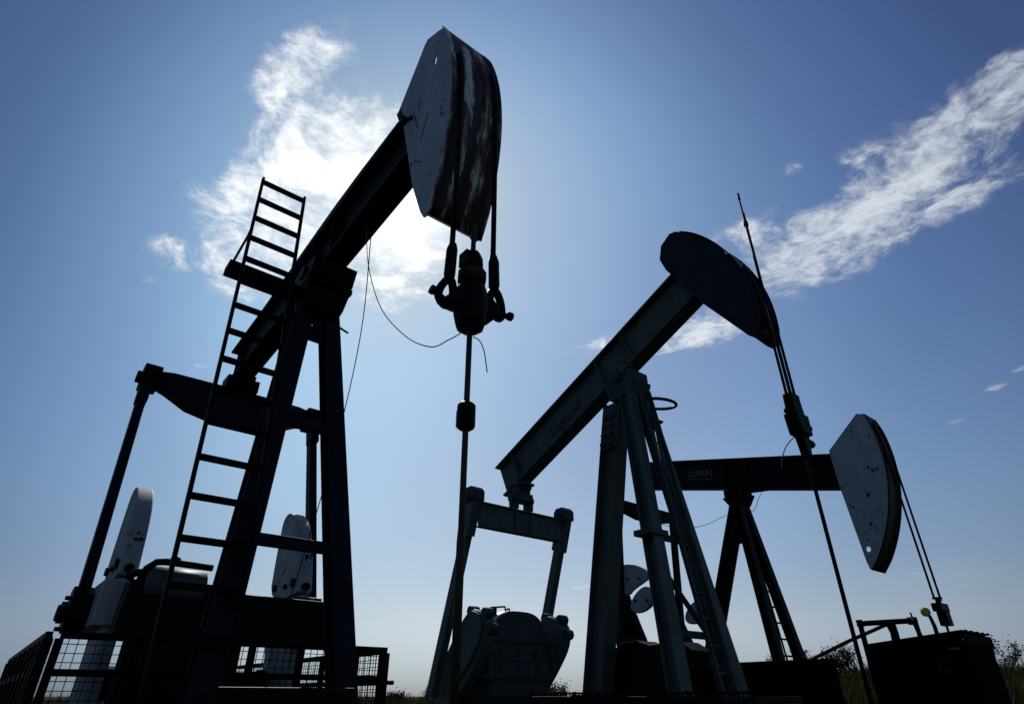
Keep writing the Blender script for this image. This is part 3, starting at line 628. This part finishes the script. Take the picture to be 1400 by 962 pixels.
m = MB(); m.tube([(-3.5, -.62, 1.76), (-3.5, -.6, 2.02), (-3.5, -.25, 2.06), (-3.5, -.22, 1.95)], .02, 8); m.build('lifting_handle', 'tar', gr); MB().tube([(-3.6, -.45, 1.85), (-3.6, -.45, 2.04)], .06, 8).build('filler_cap', 'tar', gr); MB().tube([(-3.6, -.08, 1.95), (-3.6, -.08, 2.05)], .04, 8).build('vent_cap', 'tar', gr); MB().box(-3.349, -3.325, .3, .45, 1.15, 1.25).build('rating_plate', 'tar', gr)
m = MB(); m.prism([(-.62, 1.10), (.7, 1.10), (.7, 1.14), (-.62, 1.14)], lambda y, z: (-3.349, y, z), lambda y, z: (-3.31, y, z)); m.build('cover_seam', 'greendark', gr)
m = MB(); m.box(-4.9, 1.498, -.95, -.75, .05, .5); m.box(-4.9, 1.498, .75, .95, .05, .5); m.box(1.5, 1.7, -.95, .95, .05, .5)
m.box(-4.4, -3.2, -.749, .749, .05, .249)
sk = m.build('skid_base', 'tar', J.root, .008)
m = MB()   # motor and belt guard behind the posts
m.prism([(-1.25, .05), (.55, .05), (.55, 1.10), (.3, 1.24), (-.3, 1.22), (-.55, 1.30), (-.9, 1.28), (-1.25, 1.05)], lambda x, z: (x, .18, z), lambda x, z: (x, .70, z))
m.build('motor_guard', 'tar', J.root, .015)
# lettering painted on the beam web
ux = (J.B(1, 0, 0) - J.B(0, 0, 0)); uz = (J.B(0, 0, 1) - J.B(0, 0, 0)); uy = Vector((0, -1, 0))
def plate_mtx(J, a, y, c):
    o = J.B(a, y, c); return Matrix(((ux.x, uz.x, uy.x, o.x), (ux.y, uz.y, uy.y, o.y), (ux.z, uz.z, uy.z, o.z), (0, 0, 0, 1)))
text_mesh('Legrand', .33, .003, 'lettering', 'letterb', J.root, plate_mtx(J, -1.72, -.035, .42), .2, .95)
RX2 = 3.03
bridle(J, RX2, (-.13, .13), 18, 4.3, .022, 3.006)
rod2 = thing('polished_rod', 'long thin polished rod standing up past the dark blue horsehead', 'polished rod', J.world(RX2, 0, 0), YAW, 'polished rods below the horseheads')
rod_parts(rod2, -.1, 8.0, .026, (7.75,), 'cable'); MB().tube([(0, 0, 8.0), (0, 0, 8.33), (0, 0, 8.34), (0, 0, 8.49)], [.016, .014, .024, .022], 8).build('rod_tip', 'cable', rod2)
m = MB(); m.prism([(-.14, 4.05), (.14, 4.05), (.11, 4.30), (.12, 4.38), (-.12, 4.38), (-.13, 4.30)], lambda y, z: (-.07, y, z), lambda y, z: (.07, y, z)); m.prism([(-.14, 3.74), (.16, 3.74), (.17, 4.049), (-.18, 4.049)], lambda y, z: (-.1, y, z), lambda y, z: (.1, y, z))
m.build('hanger_block', 'tar', rod2, .01)
m = MB(); m.prism([(-.03, 3.42), (.06, 3.42), (.12, 3.739), (-.10, 3.739)], lambda y, z: (-.06, y, z), lambda y, z: (.06, y, z)); m.build('rod_clamp', 'tar', rod2, .01)
for q0, q1, rr in (((0, .1, 3.93), (0, .30, 3.91), .06), ((0, .06, 3.68), (0, .27, 3.66), .055), ((0, -.1, 4.06), (0, -.25, 4.06), .05)): MB().tube([q0, q1], rr, 10).build('clamp_bolt', 'tar', rod2)
W = J.world
hang_cable('cable_tail', [W(RX2, -.12, 3.72), W(RX2 - .1, -.2, 3.62), W(RX2 - .16, -.32, 3.45), W(RX2 - .2, -.4, 3.22)], .008, 'thin loose wire drooping from the rod hanger below the dark blue horsehead', 'cable')
wellhead(J, RX2, 'low black wellhead under the long thin rod of the grey green pumpjack')
# low expanded-metal walkway guard beside the skid
wg = thing('walkway_guard', 'low dark expanded metal guard along the skid of the grey green pumpjack', 'guard', J.world(0, -1.25, 0), YAW)
m = MB()
for z in (.30, .42, .54): m.bar((-1.6, 0, z), (2.3, 0, z), .03, .025)
for x in (-1.6, -.6, .4, 1.4, 2.3): m.bar((x, .02, 0), (x, .02, .56), .04, .04)
m.build('guard_frame', 'rail', wg)
m = MB()
for i in range(60):
    x = -1.6 + 3.9 * i / 60; m.bar((x, -.015, .18), (x + .10, -.015, .55), .006, .012); m.bar((x + .1, -.012, .18), (x, -.012, .55), .006, .012)
m.build('expanded_mesh', 'rail', wg)
m = MB(); m.box(-.62, .28, -.045, -.03, .30, .52); m.build('name_board', 'wood', wg)

# =================================================================== PUMPJACK THREE (far, level beam, white head)
P3 = (5.713, 14.756); H3 = 5.0
J = J3 = Jack('pumpjack', 'far black pumpjack with a level beam and a white horsehead at its end', P3, H3, -13.4)
walking_beam(J, -3.3, 2.75, .03, .815, .27, 'black', (-.3, .3), .05)
horsehead(J, [(3.16, 1.62), (3.04, 1.635), (2.43, .84), (2.64, .02), (3.10, -1.46), (3.16, -1.60)], 3.592, 26.9, -26.8, .28, (3.15, -1.22, .045, .055), 'white', 'frontdark',
    crest=[((3.0, 1.56), (2.5, .9))])
m = MB(); m.box(-.26, .26, -.22, .22, H3 - .16, H3 + .02); m.tube([(0, -.3, H3 - .06), (0, .3, H3 - .06)], .1, 12); m.prism([(-.33, -.16), (.33, -.16), (.16, -.4), (-.16, -.4)], lambda x, z: (x, -.22, H3 + z), lambda x, z: (x, .22, H3 + z)); m.bar((.3, 0, H3 - .1), (.85, 0, H3 - .16), .05, .06); m.bar((-.34, 0, H3 - .06), (-.24, 0, H3 - .22), .08, .05)
m.build('saddle_bearing', 'tar', J.root, .008)
for sg in (-1, 1): leg(J, (.02, sg * .13, 4.62), (.58, (-.53 if sg < 0 else .58), .12), .20, .20, 'front_leg', 'black')
leg(J, (-.08, 0, 4.62), (-1.98, 0, .12), .26, .30, 'rear_leg', 'black')
m = MB(); m.prism([(-.42, 3.75), (.1, 3.75), (.04, 4.6), (-.12, 4.6)], lambda x, z: (x, -.1, z), lambda x, z: (x, .1, z)); m.build('gusset_plate', 'black', J.root)
def l3x(z): return .58 - (z - .12) * .56 / 4.5
def l3y(z): return .58 - (z - .12) * .45 / 4.5
lad3 = part_empty('ladder', J.root)
for y0, y1 in ((-.10, -.22), (.10, .12)): MB().bar((l3x(3.1) + .05, y0, 3.1), (l3x(.3) + .05, y1, .3), .03, .03).build('side_rail', 'rail', lad3)
z = 2.9
while z > .4:
    MB().bar((l3x(z) + .05, -.22, z), (l3x(z) + .05, .44, z), .03, .035, (1, 0, 0)).build('rung', 'rail', lad3); z -= .33
EX, EZ = -2.95, 5.05
m = MB(); m.prism([(-1.15, .17), (1.15, .17), (1.15, -.1), (.4, -.24), (-.4, -.24), (-1.15, -.1)], lambda y, z: (EX - .1, y, EZ + z), lambda y, z: (EX + .1, y, EZ + z)); eq = m.build('equalizer', 'black', J.root, .01)
m = MB(); m.box(EX - .16, EX + .16, -.16, .16, EZ + .172, J.B(-2.95, 0, .03).z + .03); m.build('tail_bearing', 'tar', J.root)
for sg in (-1, 1):
    m = MB(); m.bar((EX, sg * 1.2, EZ + .1), (-3.15, sg * 1.2, 1.9), .12, .17); m.tube([(EX, sg * 1.1, EZ), (EX, sg * 1.3, EZ)], .12, 12); m.tube([(-3.15, sg * 1.06, 1.95), (-3.15, sg * 1.3, 1.95)], .14, 12)
    m.build('pitman_arm', 'black', J.root, .006)
lob = [[(-3.12, 3.51), (-2.72, 3.49), (-2.39, 3.36), (-2.2, 3.21), (-2.17, 3.1), (-2.4, 2.99), (-2.75, 2.87), (-2.94, 2.73), (-3.15, 2.86)], [(-2.12, 2.51), (-2.35, 2.35), (-2.64, 2.29), (-2.82, 2.34), (-2.88, 2.47), (-2.78, 2.66), (-2.56, 2.83), (-2.36, 2.90), (-2.2, 2.86), (-2.02, 2.72)]]
for sg in (-1, 1):
    m = MB(); y0, y1 = sorted((sg * .86, sg * 1.04)); m.prism([(-3.75, 3.2), (-3.2, 3.1), (-3.0, 2.5), (-2.5, 1.3), (-2.3, .6), (-3.3, .5), (-3.5, 1.2)], lambda x, z: (x, y0, z), lambda x, z: (x, y1, z)); cr = m.build('crank_arm', 'tar', J.root, .01)
    yo0, yo1 = sorted((sg * 1.042, sg * 1.17))
    for pl in (lob if sg < 0 else [[(px_, pz_ - .12) for px_, pz_ in lob[1]]]):
        m = MB(); m.prism(smooth_poly(pl, 1), lambda x, z: (x, yo0, z), lambda x, z: (x, yo1, z)); 
        cx = sum(p[0] for p in pl) / len(pl); cz = sum(p[1] for p in pl) / len(pl)
        m.build('counterweight', 'weight', cr, .02)
        for px_, pz_ in ((cx - .2, cz), (cx + .18, cz - .03)): MB().tube([(px_, sg * 1.17, pz_), (px_, sg * 1.20, pz_)], .035, 6).build('weight_bolt', 'tar', cr)
m = MB(); m.box(-3.5, -2.2, -.7, .7, .3, 1.6); m.tube([(-2.85, -.9, 1.1), (-2.85, .9, 1.1)], .16, 12); m.prism([(-.9, .3), (.15, .3), (.15, .95), (-.3, 1.25), (-.9, 1.25)], lambda x, z: (x - 1.1, -.4, z), lambda x, z: (x - 1.1, .4, z)); m.build('gear_reducer', 'tar', J.root, .015)
m = MB(); m.box(-4.2, 1.5, -.9, -.7, 0, .3); m.box(-4.2, 1.5, .7, .9, 0, .3); m.box(1.502, 1.7, -.9, .9, 0, .3); m.build('skid_base', 'tar', J.root)
ux = (J.B(1, 0, 0) - J.B(0, 0, 0)); uz = (J.B(0, 0, 1) - J.B(0, 0, 0))
text_mesh('LUFKIN', .25, .003, 'lettering', 'letterw', J.root, plate_mtx(J, -1.10, -.03, .45), .0, .88)
m = MB(); mt = plate_mtx(J, -1.10, -.028, .30); m.quadbox([mt @ Vector(p) for p in ((-.42, -.008, 0), (.42, -.008, 0), (.42, -.008, .004), (-.42, -.008, .004), (-.42, .008, 0), (.42, .008, 0), (.42, .008, .004), (-.42, .008, .004))]); m.build('underline', 'letterw', J.root)
RX3 = 3.62
bridle(J, RX3, (-.16, .16), 10, 2.06, .021, 3.616)
rod3 = thing('polished_rod', 'short polished rod with stacked clamps entering the dark corrugated enclosure', 'polished rod', J.world(RX3, 0, 0), YAW, 'polished rods below the horseheads')
rod_parts(rod3, .4, 2.02, .022, (), 'cable')
m = MB(); m.box(-.08, .08, -.20, .20, 1.86, 2.0); m.tube([(0, 0, 2.0), (0, 0, 2.1)], .05, 8); m.tube([(0, 0, 2.08), (0, 0, 2.11)], .085, 10); m.build('hanger_block', 'tar', rod3, .01)
m = MB(); m.box(-.07, .09, -.09, .13, 1.62, 1.858); m.tube([(0, -.14, 1.74), (0, .2, 1.74)], .04, 8); m.tube([(0, -.1, 1.66), (0, .22, 1.66)], .035, 8); m.build('rod_clamp', 'tar', rod3, .012)
W = J.world
hang_cable('sagging_wire', [W(-.35, -.1, 4.45), W(-1.0, -.2, 4.30), W(-1.6, -.35, 4.32), W(-2.2, -.5, 4.55), W(-2.8, -.6, 4.95)], .007, 'thin dark wire sagging between the post and tail of the far level pumpjack', 'cable')
hang_cable('loop_wire', [W(.16, -.15, 4.35), W(.45, -.15, 4.42), W(.62, -.15, 4.66), W(.8, -.12, 4.86)], .007, 'tiny looped wire under the level beam right beside its post', 'cable')

# windbreak in front of unit three
wb = thing('windbreak_wall', 'low solid black steel windbreak wall in front of the far pumpjack legs', 'wall', J.world(0, -1.35, 0), YAW)
m = MB()
n = 46; prev = None
for i in range(n + 1):
    x = -3.6 + 5.58 * i / n; y = .03 * (i % 2)
    cur = [m.bm.verts.new((x, y + o, z)) for o, z in ((0, 0), (0, 1.06), (.012, 1.06), (.012, 0))]
    if prev:
        for k in range(4): m.bm.faces.new((prev[k], prev[(k + 1) % 4], cur[(k + 1) % 4], cur[k]))
    prev = cur
m.build('corrugated_sheet', 'shed', wb)
m = MB(); m.box(-3.6, 2.0, -.03, .07, 1.062, 1.11); m.build('top_rail', 'shed', wb)
for x in (-3.55, -1.7, .15, 1.96): MB().box(x - .04, x + .04, .05, .13, 0, 1.06).build('post', 'shed', wb)

# drum between units two and three
dr = thing('steel_drum', 'dark ribbed steel drum behind the splayed legs of the grey green pumpjack', 'drum', J.world(1.92, -4.75, 0), YAW)
prof = [(0, .26), (.0, .29), (.03, .285), (.27, .28), (.29, .295), (.31, .28), (.57, .28), (.59, .295), (.61, .28), (.85, .285), (.88, .295), (.885, .27)]
MB().tube([(0, 0, z) for z, r in prof], [r for z, r in prof], 28).build('drum_body', 'shed', dr)
MB().tube([(0, 0, .886), (0, 0, .892), (0, 0, .90)], [.30, .305, .27], 28).build('drum_lid', 'galv', dr)

# corrugated wellhead enclosure of unit three
en = thing('wellhead_enclosure', 'dark corrugated steel wellhead enclosure with a small pale notice on its side', 'enclosure', W(3.2, 0, 0), YAW)
X0, X1, Y0, Y1 = -.78, .80, -.66, .66
def corr(m, a, b, z0a, z1a, z0b, z1b, n, nrm, amp=.02):
    a = Vector(a); b = Vector(b); nv = Vector(nrm); prev = None
    for i in range(n + 1):
        t = i / n; p = a.lerp(b, t) + nv * (amp * (.5 + .5 * math.cos(i * math.pi / 2)))
        za = z0a + (z0b - z0a) * t; zb_ = z1a + (z1b - z1a) * t
        cur = [m.bm.verts.new(p + Vector((0, 0, za))), m.bm.verts.new(p + Vector((0, 0, zb_))), m.bm.verts.new(p - nv * .008 + Vector((0, 0, zb_))), m.bm.verts.new(p - nv * .008 + Vector((0, 0, za)))]
        if prev:
            for k in range(4): m.bm.faces.new((prev[k], prev[(k + 1) % 4], cur[(k + 1) % 4], cur[k]))
        prev = cur
for a, b, za, zb_, nrm in (((X0, Y0, 0), (X1, Y0, 0), 1.30, 1.43, (0, -1, 0)), ((X1, Y0, 0), (X1, Y1, 0), 1.43, 1.43, (1, 0, 0)), ((X0, Y1, 0), (X1, Y1, 0), 1.30, 1.43, (0, 1, 0)), ((X0, Y0, 0), (X0, Y1, 0), 1.30, 1.30, (-1, 0, 0))):
    m = MB(); corr(m, a, b, 0, za, 0, zb_, 60, nrm); m.build('wall_panel', 'shed', en)
m = MB()   # ribbed lid, sloping to the back, with a hole of its own for the rod (two halves)
for ya, yb in ((Y0 - .05, -.06), (.06, Y1 + .05)):
    k = int((yb - ya) / .03); prev = None
    for i in range(k + 1):
        y = ya + (yb - ya) * i / k; dz = .018 * math.sin(y * 2 * math.pi / .28)
        cur = [m.bm.verts.new(q) for q in ((X0 - .03, y, 1.335 + dz), (X1 + .05, y, 1.475 + dz), (X1 + .05, y, 1.487 + dz), (X0 - .03, y, 1.347 + dz))]
        if prev:
            for q in range(4): m.bm.faces.new((prev[q], prev[(q + 1) % 4], cur[(q + 1) % 4], cur[q]))
        else: m.bm.faces.new(cur)
        prev = cur
    m.bm.faces.new(prev[::-1])
m.build('roof_sheet', 'shed', en)
m = MB(); m.box(X1 + .028, X1 + .05, Y0 - .05, Y1 + .05, 1.28, 1.44); m.box(X0 - .03, X1 + .026, Y0 - .05, Y0 - .03, 1.30, 1.335); m.build('eaves_trim', 'shed', en)
m = MB(); m.box(.30, .50, Y0 - .032, Y0 - .026, .84, 1.08); m.build('notice', 'sticker', en)
m = MB(); m.box(.33, .47, Y0 - .036, Y0 - .033, .93, .99); m.build('notice_band', 'navy', en)
m = MB(); m.box(.55, .70, Y0 - .032, Y0 - .026, 1.20, 1.225); m.build('hasp', 'galv', en)

# pipework rising over the enclosure
fl = thing('flow_pipe', 'dark bent flow pipe with a valve rising over the corrugated enclosure', 'pipe', W(2.45, -.75, 0), YAW)
MB().tube([(0, -.06, .0), (0, -.06, 1.60), (.0, -.04, 1.67), (.06, 0, 1.70), (.72, .42, 1.72), (.80, .48, 1.715)], .048, 12).build('pipe_run', 'tar', fl)
m = MB(); m.tube([(.42, .26, 1.30), (.44, .25, 1.52), (.42, .24, 1.69)], [.075, .07, .085], 12); m.build('tee_leg', 'tar', fl)
m = MB(); m.tube([(0, -.06, 1.64), (0, -.06, 1.76)], .06, 10); m.tube([(.68, .40, 1.72), (.80, .48, 1.715)], .07, 12); m.build('pipe_coupling', 'tar', fl)
vt = thing('gate_valve', 'small dark valve standing beside the bent pipe on the enclosure roof', 'valve', W(3.24, -.35, 1.40), YAW)
MB().tube([(.02, 0, 0), (.01, 0, .12), (0, 0, .28), (-.02, 0, .36)], [.05, .04, .05, .03], 10).build('valve_body', 'tar', vt)
MB().tube([(-.02, 0, .36), (-.03, 0, .46)], .016, 8).build('valve_stem', 'tar', vt)
rp = MB(); a, b = W(1.60, -1.25, 1.12), W(2.85, -.55, 1.68)
rp.tube([a, a.lerp(b, .5) + Vector((0, 0, .015)), b], .032, 12)
tag(rp.build('red_pipe', 'rusty'), 'rusty red pipe sloping from the windbreak wall up to the enclosure', 'pipe')
lp = thing('warning_lamp', 'small yellow green warning lamp on a stem beside the far rod clamps', 'lamp', W(3.47, -.14, 1.40), YAW)
MB().tube([(0, 0, 0), (-.0, 0, .22), (-.02, -.02, .40)], [.04, .035, .03], 8).build('lamp_stem', 'tar', lp)
cdir = (Vector((0, 0, .5)) - W(3.47, -.14, 1.85)); lc = lp.matrix_basis.to_3x3().inverted() @ cdir.normalized(); c0 = Vector((-.06, -.04, .46))
q = Vector((.5, -.86, -.05)).normalized()
MB().tube([c0 - q * .05, c0 - q * .01, c0 + q * .025, c0 + q * .04], [.035, .072, .075, .05], 20).build('lens', 'yellow', lp)
MB().tube([c0 - q * .012, c0 + q * .012], .080, 20).build('lens_rim', 'tar', lp)

# =================================================================== SETTING
def ground_h(x, y):
    d = math.hypot(x, y); h = 0.0
    k = min(1, max(0, (d - 17) / 8)); s = min(1, max(0, (x - 3) / 9)); k = k * k * (3 - 2 * k); s = s * s * (3 - 2 * s)
    h += .95 * k * s * max(0, 1 - max(0, d - 40) / 120)
    h += .06 * mnoise.noise(Vector((x * .35, y * .35, 0))) * min(1, max(0, (d - 9) / 5))
    return h
m = MB(); rings = []
radii = [0, 2, 4, 6, 8, 10, 12, 14, 16, 18, 20, 22, 24, 26, 29, 33, 38, 45, 60, 90, 150, 300, 700, 2000]
SEG = 96
for r in radii:
    if r == 0: rings.append([m.bm.verts.new((0, 0, 0))]); continue
    rings.append([m.bm.verts.new((r * math.cos(t), r * math.sin(t), ground_h(r * math.cos(t), r * math.sin(t)))) for t in [i * 2 * math.pi / SEG for i in range(SEG)]])
for i in range(SEG): m.bm.faces.new((rings[0][0], rings[1][i], rings[1][(i + 1) % SEG]))
for A, B in zip(rings[1:], rings[2:]):
    for i in range(SEG): m.bm.faces.new((A[i], B[i], B[(i + 1) % SEG], A[(i + 1) % SEG]))
gm = paint('dry_field_soil', (.020, .019, .010), .95, (.012, .014, .006), .4, var=.5, scale=.6, spec=.05)
g = m.build('ground', gm); g['kind'] = 'structure'

def blades(n, place, hmin, hmax, seed):
    rnd = random.Random(seed); bm = bmesh.new()
    for _ in range(n):
        x, y, s = place(rnd); z = ground_h(x, y) - .02; hh = (hmin + (hmax - hmin) * rnd.random() ** 1.6) * s; a = rnd.random() * 6.283; w = .007 + .012 * rnd.random()
        lean = hh * (.12 + .4 * rnd.random()); dx, dy = math.cos(a), math.sin(a); px, py = -dy * w, dx * w
        v = [bm.verts.new(p) for p in ((x - px, y - py, z), (x + px, y + py, z), (x + px * .8 + dx * lean * .3, y + py * .8 + dy * lean * .3, z + hh * .55), (x - px * .8 + dx * lean * .3, y - py * .8 + dy * lean * .3, z + hh * .55), (x + dx * lean, y + dy * lean, z + hh))]
        bm.faces.new((v[0], v[1], v[2], v[3])); bm.faces.new((v[3], v[2], v[4]))
    me = bpy.data.meshes.new('field_grass'); bm.to_mesh(me); bm.free(); return me
def leafmat(name, base, var=.5, trans=.25):
    m = bpy.data.materials.new(name); m.use_nodes = True; nt = m.node_tree; N = nt.nodes; L = nt.links; b = N['Principled BSDF']
    tc = N.new('ShaderNodeTexCoord'); n = N.new('ShaderNodeTexNoise'); L.new(tc.outputs['Object'], n.inputs['Vector']); n.inputs['Scale'].default_value = 1.7; n.inputs['Detail'].default_value = 5
    r = N.new('ShaderNodeValToRGB'); L.new(n.outputs['Fac'], r.inputs[0]); e = r.color_ramp.elements; e[0].position = .35; e[1].position = .68
    e[0].color = tuple(x * (1 - var) for x in base) + (1,); e[1].color = (base[0] * (1 + var) * 1.25, base[1] * (1 + var), base[2] * (1 + var) * .8, 1)
    L.new(r.outputs[0], b.inputs['Base Color']); b.inputs['Roughness'].default_value = .8; b.inputs['Specular IOR Level'].default_value = .1
    if trans:
        t = N.new('ShaderNodeBsdfTranslucent'); L.new(r.outputs[0], t.inputs[0]); mx = N.new('ShaderNodeMixShader'); mx.inputs[0].default_value = trans
        L.new(b.outputs[0], mx.inputs[1]); L.new(t.outputs[0], mx.inputs[2]); L.new(mx.outputs[0], N['Material Output'].inputs[0])
    return m
M['grass'] = leafmat('olive_field_grass', (.030, .032, .012)); M['leaf'] = leafmat('dark_shrub_leaf', (.016, .024, .012), trans=.12)
def place_far(r):
    t = R(-36 + 84 * r.random()); d = 18 + 26 * r.random() ** 1.4
    if r.random() < .5: t = R(14 + 32 * r.random())
    return d * math.sin(t), d * math.cos(t), 1.0
def place_near(r):
    t = R(18 + 30 * r.random()); d = 9.5 + 9 * r.random(); return d * math.sin(t), d * math.cos(t), .55
for nm, cnt, pl, sd_, lo, hi in (('field_grass', 60000, place_far, 3, .2, .66),):
    me = blades(cnt, pl, lo, hi, sd_); me.materials.append(M['grass']); o = bpy.data.objects.new(nm, me); col.objects.link(o); o['kind'] = 'stuff'; tag(o, 'tall dry olive grass covering the field behind the pumpjacks', 'grass')
me = blades(9000, place_near, .12, .5, 5); me.materials.append(M['grass']); o = bpy.data.objects.new('weeds', me); col.objects.link(o); o['kind'] = 'stuff'; tag(o, 'short dark weeds around the corrugated enclosure and drum', 'grass')

def shrub(name, x, y, h, w, leaves, label, seed, group, twiggy=.5):
    rnd = random.Random(seed); z0 = ground_h(x, y) - .03; t = thing(name, label, 'shrub' if h < 1.6 else 'tree', (x, y, z0), 0, group)
    tw = MB(); tips = []
    h *= .62
    def grow(p, d, ln, r, lvl):
        n = 4; pts = [p]; rad = [r]
        for i in range(n):
            d = (d + Vector((rnd.uniform(-.3, .3), rnd.uniform(-.3, .3), rnd.uniform(-.1, .2)))).normalized(); p = p + d * ln / n; pts.append(p); rad.append(r * (1 - .55 * (i + 1) / n))
            if lvl < 3 and i > 0:
                for _ in range(2 if lvl < 2 else 1):
                    s = (d + Vector((rnd.uniform(-1, 1), rnd.uniform(-1, 1), rnd.uniform(-.1, .7)))).normalized(); grow(p, s, ln * rnd.uniform(.4, .65), r * .5, lvl + 1)
            if lvl >= 1: tips.append(p.copy())
        tw.tube(pts, rad, 5, False)
    for i in range(3 if h < 1.6 else 1):
        a = rnd.random() * 6.28; grow(Vector((math.cos(a) * w * .12, math.sin(a) * w * .12, 0)), Vector((math.cos(a) * .35, math.sin(a) * .35, 1)).normalized(), h * .8, .018 + .012 * h, 0)
    tw.build('trunk', 'bark', t)
    if leaves:
        bm = bmesh.new()
        for _ in range(leaves):
            c = rnd.choice(tips) + Vector((rnd.gauss(0, .09), rnd.gauss(0, .09), rnd.gauss(0, .07)))
            a = Vector((rnd.gauss(0, 1), rnd.gauss(0, 1), rnd.gauss(0, 1))).normalized(); b = a.orthogonal().normalized(); s = rnd.uniform(.02, .05) * (1 + .25 * h)
            v = [bm.verts.new(c + q) for q in (-a * s, b * s * .5, a * s, -b * s * .5)]; bm.faces.new(v)
        me = bpy.data.meshes.new('crown'); bm.to_mesh(me); bm.free(); me.materials.append(M['leaf']); o = bpy.data.objects.new('crown', me); col.objects.link(o); o.parent = t
    return t
SG = 'shrubs along the field edge'
shrub('shrub', 10.9, 22.0, 1.15, .7, 1500, 'rounded leafy shrub left of the corrugated enclosure beside the long rod', 11, SG)
shrub('shrub', 10.2, 22.6, 1.35, .6, 320, 'thin twiggy sapling poking up beside the leafy shrub near the enclosure', 12, SG)
shrub('shrub', 11.4, 22.2, 1.35, .5, 90, 'bare twiggy bush right against the left side of the enclosure', 13, SG)
shrub('shrub', 14.7, 20.3, 1.25, .9, 900, 'open twiggy bush at the field edge on the far right of the enclosure', 14, SG)
shrub('shrub', 8.9, 23.6, 1.35, .6, 160, 'bare twigs showing above the black windbreak wall', 15, SG)
shrub('shrub', 1.75, 24.9, 1.15, 1.0, 900, 'dark leafy bush between the gear case and rear leg of the grey green pumpjack', 16, SG)
shrub('shrub', -2.9, 24.8, 1.05, .7, 120, 'pale twiggy bush behind the thin pitman arm of the grey green pumpjack', 17, SG)
shrub('shrub', -4.2, 24.6, .75, .9, 1100, 'low dark leafy bush beside the guard fence corner', 18, SG)
